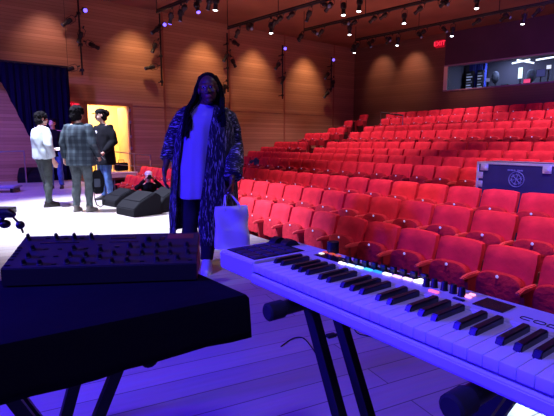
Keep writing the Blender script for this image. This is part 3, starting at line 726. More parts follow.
# board on the stand
tab = xstand(T0, ta_, tn, -.24, -.56, .03, TW-.04, .70, 'black X stand legs under the black cloth covered table', legy=(.2, .26), rz=trz, dl=.30, offs=(0, -.095))
bm = bmesh.new(); prism(bm, [(-.02, .015, .70), (-TL+.02, .015, .70), (-TL+.02+sk*TW, TW-.015, .70), (-.02+sk*TW, TW-.015, .70)], (0, 0, .092))
o = finish(bm, 'table_board', M['black'], None, smooth=False); o.location = (T0.x, T0.y, 0); o.rotation_euler = (0, 0, trz); tag(o, 'flat instrument board under the black cloth, resting on the left stand', 'board')
o.name = 'instrument_board'
# cloth
bm = bmesh.new(); per = []
cs = [(0, 0), (-TL, 0), (-TL+sk*TW, TW), (sk*TW, TW)]
def edgept(i, u): a, b = cs[i], cs[(i+1) % 4]; return a[0]+(b[0]-a[0])*u, a[1]+(b[1]-a[1])*u
ring = [(i, k/14) for i in range(4) for k in range(14)]
cx_, cy_ = sum(c_[0] for c_ in cs)/4, sum(c_[1] for c_ in cs)/4
layers = []
for (s_, z) in ((.55, zt), (.93, zt), (.985, zt-.001), (1.0, zt-.010), (1.006, zt-.05), (1.01, zt-.085), (1.012, zt-.108)):
    row = []
    for (i, u) in ring:
        x, y = edgept(i, u); f_ = 1
        w = .004*math.sin(u*31+i*2)*(1 if z < zt-.02 else 0)
        dx, dy = x-cx_, y-cy_
        nx_, ny_ = (0, -1) if i == 0 else ((-1, 0) if i == 1 else ((0, 1) if i == 2 else (1, 0)))
        ex = (s_-1)
        row.append(bm.verts.new((cx_+dx*min(s_, 1)+nx_*(max(0, ex)+w), cy_+dy*min(s_, 1)+ny_*(max(0, ex)+w), z+.004*math.sin(u*9+i)*(1 if z < zt-.1 else 0))))
    layers.append(row)
n_ = len(ring)
for a, b in zip(layers, layers[1:]):
    for k in range(n_): bm.faces.new((a[k], a[(k+1) % n_], b[(k+1) % n_], b[k]))
bm.faces.new(layers[0])
o = finish(bm, 'tablecloth', M['cloth']); o.location = (T0.x, T0.y, 0); o.rotation_euler = (0, 0, trz)
s_ = o.modifiers.new('s', 'SOLIDIFY'); s_.thickness = .003; s_.offset = -1
tag(o, 'black cloth draped over the instrument board in the left foreground', 'tablecloth')
# synth module
SA, SB = pz(0, 269, .85), pz(196.5, 263, .85); su = (SB-SA).normalized(); sn = Vector((-su.y, su.x, 0))
til = R(18); LS = .168; sw = (SB-SA).length
srz = math.atan2(su.y, su.x)
syn = empty('synthesizer', (SA.x, SA.y, 0), srz); tag(syn, 'desktop synthesizer module crowded with black knobs on the black cloth', 'synthesizer')
bk_ = (LS*math.cos(til), LS*math.sin(til))
bm = bmesh.new(); prism(bm, [(0, 0, .803), (0, 0, .85), (0, bk_[0], .85+bk_[1]), (0, bk_[0]+.012, .85+bk_[1]-.01), (0, bk_[0]+.012, .803)], (sw, 0, 0))
bmesh.ops.bevel(bm, geom=list(bm.edges), offset=.002, segments=2, affect='EDGES')
M['synth'] = mat('dark_grey_synth_panel', (.020, .018, .035), .5, 0); M['synthbtn'] = mat('pale_print', (.16, .15, .22), .5)
finish(bm, 'case', M['synth'], syn)
Pn = Vector((0, -math.sin(til), math.cos(til)))
SMt = Matrix.Translation((SA.x, SA.y, 0)) @ Matrix.Rotation(srz, 4, 'Z'); SMi = SMt.inverted()
def sp_(px, py):
    P = pplane(px, py, Vector((SA.x, SA.y, .85)), SMt.to_3x3() @ Pn); return SMi @ P
rotp = Matrix.Rotation(til, 4, 'X')
def sthing(name, px, py, fn, m):
    q = sp_(px, py); b2 = bmesh.new(); fn(b2); b2.transform(Matrix.Translation(q) @ rotp); return finish(b2, name, m, syn)
def knobfn(r, h):
    def f(b2): tube(b2, [(0, 0, 0), (0, 0, .002), (0, 0, .003), (0, 0, h-.002), (0, 0, h)], [r*1.15, r*1.15, r*.9, r*.78, r*.65], 16); box(b2, (-.0008, 0, h-.0005), (.0008, r*.8, h+.0006))
    return f
for (px, py) in ((33, 249.5), (28.5, 257), (24, 264), (40, 264), (74, 249.5), (70, 256), (67, 263), (86, 256), (83, 262.5), (100.4, 251), (99.8, 258), (130, 247), (143, 247), (157, 246.5), (170, 246), (187, 246), (114, 254.5), (128, 255), (142, 254), (156.5, 253.5), (170, 253.5), (188, 253), (112, 262), (127, 261), (157, 260.5), (177.5, 259)):
    sthing('knob', px, py, knobfn(.0068, .014), M['black'])
for (px, py) in ((29, 240), (57, 239.5), (75, 239.3), (92, 239)): sthing('knob', px, py, knobfn(.006, .019), M['black'])
sthing('knob', 148, 240.5, knobfn(.010, .014), M['black'])
def btn(w, h, t=.003): return lambda b2: box(b2, (-w/2, -h/2, 0), (w/2, h/2, t), .0008)
for (px, py) in ((46, 249.3), (60, 249.3), (42, 257), (56, 256.5), (54, 264.3), (93, 263), (48, 238.7), (66, 238.3), (82, 238), (142, 261.5), (167, 260), (190, 260), (86, 248.5), (117, 247), (100, 245)): sthing('button', px, py, btn(.012, .005), M['black'])
for (px, py) in ((20, 248), (18, 251), (16, 254), (14, 256.7), (11, 260), (7.5, 265.8)): sthing('button', px, py, btn(.014, .005), M['black'])
sthing('display', 60, 242.8, btn(.105, .006, .001), M['screen']); sthing('display', 123.5, 238, btn(.07, .010, .001), M['screen']); sthing('display', 124, 241.8, btn(.08, .004, .001), M['screen']); sthing('display', 162, 238.5, btn(.014, .016, .001), M['screen'])
M['orange'] = mat('reddish_reflection_tint', (.20, .045, .035), .5); sthing('painted_reflection', 180.5, 236.3, btn(.075, .026, .0008), M['orange'])  # reddish reflection painted as a thin patch, not a part of the synth
# ---- boom arm and clamp at the left edge
mt0 = pY(18, 219, 1.62)
ms = empty('microphone_stand', (mt0.x-.15, mt0.y+.0, 0)); tag(ms, 'black microphone stand with short boom and round counterweight at the left edge', 'stand')
def ml(px, py, Y): P = pY(px, py, Y); return P-ms.location
bm = bmesh.new(); cyl(bm, (0, 0, .02), (0, 0, .86), .011, 10); finish(bm, 'pole', M['blackmetal'], ms)
bm = bmesh.new(); tube(bm, [(0, 0, 0), (0, 0, .02), (0, 0, .03)], [.13, .13, .03], 24); finish(bm, 'base', M['blackmetal'], ms)
bm = bmesh.new(); tube(bm, [(0, 0, .86), ml(-8, 233, 1.62), ml(4, 216, 1.62), ml(14, 215, 1.62)], .009, 8); tube(bm, [ml(13, 217, 1.62), ml(20, 224.5, 1.62), ml(23.3, 233, 1.62)], .004, 6); finish(bm, 'boom_arm', M['blackmetal'], ms)
bm = bmesh.new(); ell(bm, ml(20.3, 225, 1.62), (.0155, .0155, .0155)); finish(bm, 'counterweight', M['black'], ms)
bm = bmesh.new(); tube(bm, [ml(-10, 213, 1.62), ml(9, 213, 1.62), ml(14.5, 215.5, 1.62)], [.016, .018, .010], 12); finish(bm, 'clamp', M['black'], ms)
bm = bmesh.new(); ell(bm, ml(5, 224, 1.63), (.02, .02, .016)); finish(bm, 'clamp_knob', M['blackmetal'], ms)
# ================================================================== ROAD CASE
CD = 6.75
cl = pplane(477, 161.5, SN*CD, SN); zf4 = rows[3][1]-.0
ctop = cl.z; cbase = rows[2][1]
rc = empty('road_case', (cl.x, cl.y, cbase), RZ); tag(rc, 'dark blue wheeled road case with metal edges standing between the seat rows', 'case')
CW, CH, CDp = 1.62, ctop-cbase, .62
bm = bmesh.new(); box(bm, (.012, .012, .11), (CW-.012, CDp-.012, CH-.012)); finish(bm, 'case_body', M['casepanel'], rc, smooth=False)
bm = bmesh.new(); e = .036
for x in (0, CW-e):
    for y in (0, CDp-e): box(bm, (x, y, .10), (x+e, y+e, CH), .004)
for y in (0, CDp-e):
    for z in (.10, CH-e): box(bm, (0, y, z), (CW, y+e, z+e), .004)
for x in (0, CW-e):
    for z in (.10, CH-e): box(bm, (x, 0, z), (x+e, CDp, z+e), .004)
finish(bm, 'metal_edging', M['chrome'], rc)
for i, x in enumerate((.07, 1.0, CW-.19)):
    bm = bmesh.new(); box(bm, (x, -.012, CH-.135), (x+.12, .012, CH-.03), .006); box(bm, (x+.03, -.02, CH-.11), (x+.09, -.010, CH-.06), .004); finish(bm, 'latch', M['chrome'], rc)
for z in (CH-.26, CH-.40, CH-.54):
    bm = bmesh.new(); box(bm, (.035, -.008, z), (.11, .012, z+.10), .004); box(bm, (.045, -.014, z+.02), (.10, -.006, z+.05), .003); finish(bm, 'latch', M['chrome'], rc)
for x in (.12, CW-.12):
    for y in (.1, CDp-.1):
        w_ = bmesh.new(); cyl(w_, (x-.02, y, .05), (x+.02, y, .05), .05, 16); box(w_, (x-.03, y-.03, .05), (x+.03, y+.03, .11)); finish(w_, 'caster', M['rubber'], rc)
ec = pplane(516, 179.5, SN*CD, SN); ex = (ec-cl).dot(Vector((math.cos(RZ), math.sin(RZ), 0))); ez = ec.z-cbase
bm = bmesh.new(); rr = .112
def ringp(r, w, n=40):
    pts = [(ex+r*math.cos(2*math.pi*k/n), -.003+.012, ez+r*math.sin(2*math.pi*k/n)) for k in range(n+1)]; tube(bm, [(a, .006, c) for a, b, c in pts], w, 6)
ringp(rr, .007); ringp(rr*.62, .005)
for k in range(6):
    a = k*math.pi/3+.26; ca, sa = math.cos(a), math.sin(a)
    tube(bm, [(ex, .006, ez), (ex+rr*.85*ca, .006, ez+rr*.85*sa)], .006, 6)
    for b_ in (-.5, .5): tube(bm, [(ex+rr*.5*ca, .006, ez+rr*.5*sa), (ex+rr*.78*math.cos(a+b_*.6), .006, ez+rr*.78*math.sin(a+b_*.6))], .005, 6)
finish(bm, 'round_emblem', M['caseprint'], rc)
tc_ = pplane(514, 170.5, SN*CD, SN); tx = (tc_-cl).dot(Vector((math.cos(RZ), math.sin(RZ), 0)))
bm = bmesh.new()
for k, (a, w) in enumerate(((-.10, .035), (-.055, .04), (-.005, .02), (.045, .045), (.095, .03))): box(bm, (tx+a, .002, tc_.z-cbase-.012), (tx+a+w, .011, tc_.z-cbase+.012), .002)
finish(bm, 'faint_print', M['caseprint'], rc)
# ================================================================== STAGE ITEMS
def wedge(name, P, rz, w, d, h, label, cat='speaker', group=None):
    root = empty(name, P, rz); tag(root, label, cat, group); wm = M['speakerpaint']
    bm = bmesh.new(); prism(bm, [(-w/2, -d/2, 0), (-w/2, -d/2, h*.35), (-w/2, -d*.28, h*.62), (-w/2, d*.30, h), (-w/2, d/2, h*.85), (-w/2, d/2, 0)], (w, 0, 0)); bmesh.ops.bevel(bm, geom=list(bm.edges), offset=.012, segments=2, affect='EDGES'); finish(bm, 'cabinet', wm, root)
    bm = bmesh.new(); prism(bm, [(-w*.42, -d*.25, h*.65), (-w*.42, d*.27, h*.995), (-w*.42, d*.27, h*1.02), (-w*.42, -d*.25, h*.675)], (w*.84, 0, 0)); finish(bm, 'grille', mat('grille_mesh', (.004, .004, .008), .7, spec=.15), root, smooth=False)
    bm = bmesh.new(); box(bm, (-w/2-.006, -.08, h*.35), (-w/2+.01, .08, h*.5), .004); finish(bm, 'side_handle', M['rubber'], root)
    return root
def fl(px, py): return pz(px, py, 0)
wedge('stage_monitor', fl(120, 205), R(-42), .50, .46, .30, 'black wedge stage monitor, left one of the pair beside the plaid-shirted man', group='stage monitors')
wedge('stage_monitor', fl(139, 214), R(-42), .56, .50, .36, 'black wedge stage monitor nearest the woman in the long coat', group='stage monitors')
wedge('stage_monitor', fl(163, 210), R(-42), .50, .46, .38, 'black wedge stage monitor partly behind the long-coated woman', group='stage monitors')
wedge('stage_monitor', fl(31, 182), R(20), .62, .5, .42, 'black wedge stage monitor at the back left under blue light', group='stage monitors')
# low flat riser with metal edge at far left
P = fl(4, 192); root = empty('low_riser', P, R(8)); tag(root, 'low pale riser frame lying on the stage at the far left', 'platform')
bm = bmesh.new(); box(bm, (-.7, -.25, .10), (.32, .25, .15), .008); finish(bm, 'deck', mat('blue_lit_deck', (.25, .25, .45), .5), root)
for x in (-.6, .25):
    bm = bmesh.new(); box(bm, (x-.03, -.2, 0), (x+.03, .2, .10)); finish(bm, 'foot', M['blackmetal'], root)
# small black case low left near the synth
P = fl(3, 214); root = empty('equipment_case', P, R(0)); tag(root, 'low black case on the bright stage floor at the left edge', 'case')
bm = bmesh.new(); box(bm, (-.5, -.15, 0), (.12, .2, .10), .015); finish(bm, 'case_body', M['black'], root)
bm = bmesh.new(); tube(bm, [(-.25, -.15, .05), (-.25, -.19, .06), (-.1, -.19, .06), (-.1, -.15, .05)], .008, 6); finish(bm, 'handle', M['rubber'], root)
# handrail by the door
hr = empty('handrail', (0, 0, 0)); tag(hr, 'grey metal handrail with slim posts right of the yellow doorway', 'railing')
a, b = wallpt(113, 151.5, .5), wallpt(150.5, 155.5, .5)
def postz(P): return Vector((P.x, P.y, 0))
bm = bmesh.new(); tube(bm, [a, b], .018, 8); finish(bm, 'top_rail', M['steel'], hr)
a2, b2 = a-Vector((0, 0, .42)), b-Vector((0, 0, .42)); bm = bmesh.new(); tube(bm, [a2, b2], .014, 8); finish(bm, 'lower_rail', M['steel'], hr)
for P, r_ in ((a, .02), (a.lerp(b, .55), .02), (b, .035)):
    bm = bmesh.new(); cyl(bm, (P.x, P.y, 0 if (P-rowp(DE, 0)).dot(SN) < 0 else rows[0][1]), (P.x, P.y, P.z+.03), r_, 8); finish(bm, 'post', M['steel'], hr)
hr2 = empty('handrail'); tag(hr2, 'dim metal handrail before the wood wall at the far left', 'railing')
a, b = wallpt(-6, 152, .9), wallpt(24, 151, .9); bm = bmesh.new(); tube(bm, [a, b], .02, 8); finish(bm, 'top_rail', M['steel'], hr2)
for P in (a, b):
    bm = bmesh.new(); cyl(bm, (P.x, P.y, 0), P, .02, 8); finish(bm, 'post', M['steel'], hr2)
rr_ = empty('handrail'); tag(rr_, 'short black handrail at the top of the aisle by the rear seats', 'railing')
a, b = pplane(381, 112.5, SN*14.2, SN), pplane(403, 115.5, SN*14.2, SN)
bm = bmesh.new(); tube(bm, [a, b], .03, 8); finish(bm, 'top_rail', M['black'], rr_)
for P in (a, b):
    bm = bmesh.new(); cyl(bm, (P.x, P.y, rows[8][1]), P, .014, 8); finish(bm, 'post', M['steel'], rr_)
# beige ramp platform at the door, small black speaker on it
P = wallpt(122, 177, .35); root = empty('access_ramp', (P.x, P.y, 0), wr); tag(root, 'beige ramp board below the doorway beside the front seats', 'ramp')
bm = bmesh.new(); prism(bm, [(-.5, -.25, 0), (.45, -.25, 0), (.45, -.25, .16), (-.5, -.25, .20)], (0, .5, 0)); finish(bm, 'ramp_deck', M['beige'], root, smooth=False)
bm = bmesh.new(); box(bm, (-.5, -.27, .14), (.45, -.25, .17)); finish(bm, 'edge_strip', M['cream'], root, smooth=False)
P2 = Vector((P.x, P.y, .20)); root = empty('equipment_bag', P2, wr+.3); tag(root, 'small black bag standing on the beige ramp by the doorway', 'bag')
bm = bmesh.new(); box(bm, (-.22, -.12, 0), (.22, .12, .28), .06, 3); finish(bm, 'bag_body', M['coatblack'], root)
bm = bmesh.new(); tube(bm, [(-.12, 0, .27), (-.10, 0, .37), (.10, 0, .37), (.12, 0, .27)], .012, 6); finish(bm, 'handle', M['rubber'], root)
# jackets on far seats
for px, py, D, rx, rz_, m, lab in ((247, 151, 11.0, .26, .30, 'coatblack', 'black jacket slung over a seat in the upper left rows'), (255.5, 165, 8.1, .36, .24, 'greybag', 'grey-blue jacket heaped over a seat left of the middle rows')):
    P = pplane(px, py, SN*D, SN); bm = bmesh.new()
    for k in range(9): ell(bm, (random.uniform(-rx, rx)*.7, random.uniform(-.08, .08), random.uniform(-rz_, rz_)*.55), (rx*.45, .09, rz_*.5))
    root = empty('jacket', P, RZ); tag(root, lab, 'jacket'); bake(bm, .02, 'jacket_cloth', M[m], root, 4, .03, 9)
# cables on stage floor near keyboard stand
def cable(pts, label, r_=.0035):
    P = [fl(*q)+Vector((0, 0, r_)) for q in pts]; cu = []
    for i in range(len(P)-1):
        p0, p1, p2, p3 = P[max(i-1, 0)], P[i], P[i+1], P[min(i+2, len(P)-1)]
        for k in range(6):
            t = k/6; cu.append(.5*((2*p1)+(p2-p0)*t+(2*p0-5*p1+4*p2-p3)*t*t+(3*p1-p0-3*p2+p3)*t**3))
    cu.append(P[-1]); bm = bmesh.new(); tube(bm, cu, r_, 6); o = finish(bm, 'cable', M['rubber']); tag(o, label, 'cable')
cable([(281, 347), (293, 339), (303, 338.5), (311, 347), (318, 358)], 'thin cable squiggle on the floor left of the keyboard stand')
cable([(329, 337), (345, 334), (352, 327), (358, 334), (374, 338), (395, 347), (418, 350)], 'thin black cable on the floor behind the keyboard stand legs')
bm = bmesh.new(); box(bm, (-.03, -.018, 0), (.03, .018, .02), .004); box(bm, (.03, -.008, .004), (.055, .008, .014), .003); o = finish(bm, 'cable_connector', M['rubber']); o.location = fl(331, 337); o.rotation_euler = (0, 0, .5); tag(o, 'small black connector block on the floor between the stand legs', 'connector')
# ================================================================== PEOPLE
def hand(bm, w, d, pn, th, s=1.0, curl=.5):
    """w wrist, d finger direction, pn palm normal (fingers curl to it), th thumb-side direction"""
    w, d, pn, th = Vector(w), Vector(d).normalized(), Vector(pn).normalized(), Vector(th).normalized()
    for k in range(5):
        a = w+d*(.012+.018*k)*s
        tube(bm, [a-th*.034*s, a+th*.034*s], .0135*s, 8, round_end=True)
    tube(bm, [w-d*.03*s, w+d*.03*s], .023*s, 10, round_end=True)
    for i, (o_, ln) in enumerate(((.034, .072), (.012, .080), (-.011, .075), (-.032, .060))):
        p = w+d*.088*s+th*o_*s; pts = [p-d*.012*s, p]; ang = curl*(.55+.1*i); dd = d
        for f_ in (.45, .32, .23):
            dd = (d*math.cos(ang)+pn*math.sin(ang)).normalized(); p = p+dd*ln*f_*s*1.05; pts.append(p); ang += curl*.75
        tube(bm, pts, [.0095*s, .0095*s, .009*s, .0083*s, .007*s], 8, round_end=True)
    b = w+d*.025*s+th*.028*s
    t1 = b+(th*.7+d*.6+pn*.2).normalized()*.036*s; t2 = t1+(d*.85+th*.35+pn*.35*curl).normalized()*.030*s; t3 = t2+(d*.9+pn*.6*curl).normalized()*.022*s
    tube(bm, [b, t1, t2, t3], [.013*s, .0115*s, .0102*s, .008*s], 8, round_end=True)
def head(bm, c, yaw, s=1.0, tilt=0, nod=0):
    """head centre c; face looks to local -y turned by yaw"""
    mt = Matrix.Translation(Vector(c)) @ Matrix.Rotation(yaw, 4, 'Z') @ Matrix.Rotation(tilt, 4, 'Y') @ Matrix.Rotation(nod, 4, 'X') @ Matrix.Scale(s, 4)
    t = bmesh.new()
    ell(t, (0, .012, .03), (.074, .093, .085), u=24, v=16)      # cranium
    ell(t, (0, -.030, -.035), (.058, .058, .078), u=20, v=14)   # face/jaw
    ell(t, (0, -.058, -.092), (.026, .024, .020))               # chin
    ell(t, (0, -.075, .018), (.050, .018, .012))                # brow
    ell(t, (.036, -.062, -.025), (.022, .022, .02)); ell(t, (-.036, -.062, -.025), (.022, .022, .02))   # cheeks
    tube(t, [(0, -.083, .010), (0, -.100, -.020), (0, -.104, -.031)], [.008, .011, .013], 10, round_end=True)  # nose
    ell(t, (.013, -.094, -.034), (.009, .010, .008)); ell(t, (-.013, -.094, -.034), (.009, .010, .008))
    ell(t, (0, -.084, -.058), (.024, .011, .007)); ell(t, (0, -.082, -.068), (.021, .011, .008))          # lips
    for sx in (-1, 1): ell(t, (sx*.075, .010, -.010), (.010, .020, .031)); ell(t, (sx*.030, -.074, .004), (.013, .010, .009))
    t.transform(mt); merge(bm, t); return mt
def figure(name, label, loc, rz, J, s=1.0, skin='skin_light', voxel=.009, hands=None, headyaw=0, headtilt=0, nod=0, waistw=1.0, faceparts=False, group=None, hs=1.0):
    """J: joints in a frame facing -y. Returns root, head matrix."""
    root = empty('person', loc, rz); tag(root, label, 'person', group)
    g = {k: Vector(v)*s for k, v in J.items()}
    bm = bmesh.new(); w = waistw
    hc = g['head']; nk_ = g['neck']; pv = g['pelvis']
    def mid(a, b, u): return a.lerp(b, u)
    sp1, sp2 = mid(pv, nk_, .35), mid(pv, nk_, .75)
    loft(bm, [(pv.x, pv.y, pv.z-.10*s, .09*s*w, .08*s), (pv.x, pv.y, pv.z, .145*s*w, .10*s), (sp1.x, sp1.y, sp1.z, .125*s*w, .095*s), (sp2.x, sp2.y, sp2.z, .15*s*w, .105*s), (nk_.x, nk_.y, nk_.z-.05*s, .12*s, .075*s), (nk_.x, nk_.y, nk_.z, .06*s, .055*s)], 20)
    tube(bm, [nk_-Vector((0, 0, .06*s)), nk_+Vector((0, 0, .01)), hc-Vector((0, -.01, .06*s))], [.062*s, .054*s, .052*s], 14, round_end=True)
    for L_ in 'LR':
        tube(bm, [mid(nk_, g['sh'+L_], .4)-Vector((0, 0, .03*s)), g['sh'+L_], mid(g['sh'+L_], g['el'+L_], .5), g['el'+L_], mid(g['el'+L_], g['wr'+L_], .4), g['wr'+L_]], [.05*s, .05*s, .043*s, .036*s, .036*s, .024*s], 12, round_end=True)
        tube(bm, [g['hip'+L_], mid(g['hip'+L_], g['kn'+L_], .5), g['kn'+L_], mid(g['kn'+L_], g['an'+L_], .35), g['an'+L_]], [.085*s, .072*s, .052*s, .052*s, .034*s], 12, round_end=True)
        fd = (g['to'+L_]-g['an'+L_]); tube(bm, [g['an'+L_]-Vector((0, 0, .02)), g['an'+L_].lerp(g['to'+L_], .55), g['to'+L_]], [.030*s, .021*s, .014*s], 10, round_end=True)
        hd = (hands or {}).get(L_, {})
        el, wr_ = g['el'+L_], g['wr'+L_]; d = hd.get('d', (wr_-el)); pn = hd.get('pn', (1, 0, 0) if L_ == 'L' else (-1, 0, 0)); th = hd.get('th', (0, -1, 0))
        hand(bm, wr_, d, pn, th, s*hd.get('s', 1.0), hd.get('curl', .45))
    mt = head(bm, hc, headyaw, s*hs, headtilt, nod)
    inv = mt.inverted()
    def mf(c_):
        q = inv @ c_
        if abs(q.x) < .05 and q.y < -.05 and -.09 < q.z < .03:
            if abs(abs(q.x)-.030) < .013 and abs(q.z-.004) < .0055: return 1
            if abs(q.x) < .025 and abs(q.z+.063) < .010 and q.y < -.078: return 2
        return 0
    bake(bm, voxel, 'body', [M[skin], M['eyew'], M['lip']], root, 4, matfn=mf)
    if faceparts:
        for sx in (-1, 1):
            b2 = bmesh.new(); ell(b2, (sx*.030, -.0835, .004), (.0052, .003, .0052)); b2.transform(mt); finish(b2, 'pupil', M['hair'], root)
    return root, mt, g
def trousers(root, g, s, m, voxel=.011, fat=1.0, name='trousers', hem=.10, top=None):
    bm = bmesh.new(); pv = g['pelvis']; tz = top if top else pv.z+.07*s
    loft(bm, [(pv.x, pv.y, pv.z-.13*s, .15*s*fat, .115*s*fat), (pv.x, pv.y, pv.z-.02*s, .175*s*fat, .125*s*fat), (pv.x, pv.y, tz, .150*s*fat, .115*s*fat)], 22)
    for L_ in 'LR':
        hp, kn, an = g['hip'+L_], g['kn'+L_], g['an'+L_]; e_ = an+(kn-an).normalized()*(hem-.07)*s if False else an.lerp(kn, .02)
        tube(bm, [hp, hp.lerp(kn, .5), kn, kn.lerp(an, .4), kn.lerp(an, .85), e_], [.105*s*fat, .09*s*fat, .070*s*fat, .070*s*fat, .058*s*fat, .062*s*fat], 14)
    return bake(bm, voxel, name, M[m], root, 3, .012, 13)
def shoes(root, g, s, m):
    for L_ in 'LR':
        an, to = g['an'+L_], g['to'+L_]; d = Vector((to.x-an.x, to.y-an.y, 0)).normalized(); bm = bmesh.new()
        rz_ = math.atan2(d.y, d.x)+math.pi/2
        loft(bm, [(0, -.055, .0, .048, .145), (0, -.055, .02, .050, .148), (0, -.05, .045, .044, .135), (0, -.02, .07, .038, .09), (0, .015, .10, .040, .055), (0, .02, .115, .042, .052)], 22)
        bm.transform(Matrix.Translation((an.x, an.y, 0)) @ Matrix.Rotation(rz_, 4, 'Z') @ Matrix.Scale(s, 4)); finish(bm, 'shoe', M[m], root)
def top(root, g, s, m, hem, name='shirt', fat=1.0, sleeve=1.0, hemw=.19, collar=True, depth=.12, voxel=.011, jit=.016, sl=.97):
    bm = bmesh.new(); pv, nk_ = g['pelvis'], g['neck']; w = fat
    def at(z): u = max(0, min(1, (z-pv.z)/(nk_.z-pv.z))); return pv.lerp(nk_, u)
    z0 = hem; a, b, c_, d, e_ = at(z0), at(pv.z+.12*s), at(pv.z+.32*s), at(nk_.z-.10*s), at(nk_.z-.02*s)
    loft(bm, [(a.x, a.y, z0, hemw*s*w, depth*1.08*s*w), (b.x, b.y, b.z, .175*s*w, depth*1.02*s*w), (c_.x, c_.y, c_.z, .185*s*w, (depth+.01)*s*w), (d.x, d.y, d.z, .175*s*w, .115*s*w), (d.x, d.y, d.z+.045*s, .15*s*w, .10*s*w), (e_.x, e_.y, e_.z, .11*s, .085*s), (nk_.x, nk_.y, nk_.z+.012*s, .065*s, .062*s)], 26, .012, 7, p=2.2)
    for L_ in 'LR':
        sh, el, wr_ = g['sh'+L_], g['el'+L_], g['wr'+L_]; e2 = el.lerp(wr_, sl)
        tube(bm, [nk_.lerp(sh, .35)-Vector((0, 0, .045*s)), sh-Vector((0, 0, .02*s)), sh.lerp(el, .5), el, el.lerp(wr_, .5), e2], [.060*s, .066*s*w, .064*s*sleeve, .056*s*sleeve, .048*s*sleeve, .040*s*sleeve], 14, round_end=False)
    return bake(bm, voxel, name, M[m], root, 3, jit, 11)
def stand_joints(**k):
    J = dict(head=(0, -.02, 1.63), neck=(0, .01, 1.47), pelvis=(0, 0, .95), shL=(-.19, .01, 1.42), shR=(.19, .01, 1.42), elL=(-.25, .03, 1.13), elR=(.25, .03, 1.13), wrL=(-.26, -.03, .88), wrR=(.26, -.03, .88),
             hipL=(-.09, 0, .90), hipR=(.09, 0, .90), knL=(-.11, -.02, .49), knR=(.11, -.02, .49), anL=(-.12, .02, .085), anR=(.12, .02, .085), toL=(-.14, -.12, .03), toR=(.14, -.12, .03)); J.update(k); return J
# ---- the woman (frame: facing -y towards the camera; L = image left)
wl_ = pz(205, 269, 0)
WS = 1.0
def wp(px, py, dy=0): P = pY(px, py, wl_.y+dy); return P-Vector((wl_.x, wl_.y, 0))
Jw = dict(head=tuple(wp(208.5, 89, -.06)), neck=tuple(wp(205, 107)), pelvis=tuple(wp(200, 168, .02)),
          shL=tuple(wp(183.5, 114)), shR=tuple(wp(227, 113)), elL=tuple(wp(170.5, 145, .05)), elR=tuple(wp(234, 146, .03)), wrL=tuple(wp(164.5, 171, -.08)), wrR=tuple(wp(232, 181, -.29)),
          hipL=tuple(wp(191, 172)), hipR=tuple(wp(210, 172)), knL=tuple(wp(190, 215, -.02)), knR=tuple(wp(209, 216, -.03)), anL=tuple(wp(189, 259, .0)), anR=tuple(wp(207, 260.5, .0)), toL=tuple(wp(186, 264.5, -.13)), toR=tuple(wp(206.5, 267, -.14)))
root, mt, g = figure('person', 'woman with long black dreadlocks in a long streaked blue coat, holding a white tote bag', (wl_.x, wl_.y, 0), 0, Jw, 1.0, 'skin_dark', .0065,
    hands={'L': dict(pn=(1, 0, 0), th=(.2, -1, 0), d=(-.02, -.06, -1), curl=.45), 'R': dict(pn=(-1, .1, 0), th=(0, -1, .1), d=(-.05, -.05, -1), curl=1.35)}, headyaw=R(4), headtilt=R(-4), waistw=1.15, faceparts=True, hs=1.13)
trousers(root, g, 1.0, 'trblack', fat=1.02)
shoes(root, g, 1.12, 'shoe_white')
# dress
bm = bmesh.new()
def wx(px, py): return wp(px, py).x
def wz(py): return wp(205, py).z
rg = []
for (py, xl_, xr_, ry, fa) in ((197.5, 179, 214, .19, .035), (185, 179, 216, .19, .03), (170, 179.5, 217, .185, .025), (150, 181, 217, .175, .018), (130, 183, 219, .165, .01), (116, 186, 221, .14, .004), (109, 193, 217, .10, 0), (104.5, 199.5, 212.5, .066, 0), (102.5, 200.5, 212, .06, 0)):
    a, b = wx(xl_, py), wx(xr_, py); rg.append(((a+b)/2, .01, wz(py), (b-a)/2, ry, fa))
loft(bm, rg, 48, nf=11, p=2.2); bake(bm, .010, 'dress', M['dress'], root, 2, .012, 9)
# coat: open shell with lapels, separate sleeves fused in one mesh
bm = bmesh.new(); nseg = 72; cr = []
prof_c = [  # py, left x, right x, ry, opening left px, opening right px
    (241, 171, 237, .22, 177, 203), (232, 170.5, 237.5, .225, 177.5, 202), (215, 170, 237, .225, 179, 202), (200, 170.5, 236.5, .22, 180, 204), (180, 171.5, 236, .215, 181, 207),
    (160, 173, 236, .21, 182.5, 209), (140, 175.5, 236, .20, 185, 211), (125, 178.5, 235, .19, 189, 213), (115, 181, 232, .165, 193, 215), (109, 188, 226, .13, 196, 215), (105.5, 196, 218, .095, 199, 214), (102, 199, 216, .08, 201, 213.5)]
for i, (py, xl_, xr_, ry, ol, orr) in enumerate(prof_c):
    a, b = wx(xl_, py), wx(xr_, py); cx, rx = (a+b)/2, (b-a)/2; cy = .02
    oL, oR = wx(ol, py), wx(orr, py)
    # front half angle (y negative): x = cx + rx cos(t), t in (-pi, 0); start at right opening go round the back to left opening
    tR = -math.acos(max(-1, min(1, (oR-cx)/rx))); tL = -math.acos(max(-1, min(1, (oL-cx)/rx)))
    row = []
    for k in range(nseg+1):
        t = tR + (tL+2*math.pi-tR)*k/nseg
        amp = .035*max(0, (len(prof_c)-4-i))/8
        w = 1+amp*math.sin(13*t+i*.15)+amp*.5*math.sin(29*t)
        z = wz(py)
        if i == 0: 
            u = k/nseg; q_ = max(0, min(1, (u-.40)/.35)); z += .13*q_*q_*(3-2*q_)       # left side hem is shorter
        row.append(bm.verts.new((cx+rx*math.cos(t)*w, cy+ry*math.sin(t)*w, z)))
    cr.append(row)
for a, b in zip(cr, cr[1:]):
    for k in range(nseg): bm.faces.new((a[k], a[k+1], b[k+1], b[k]))
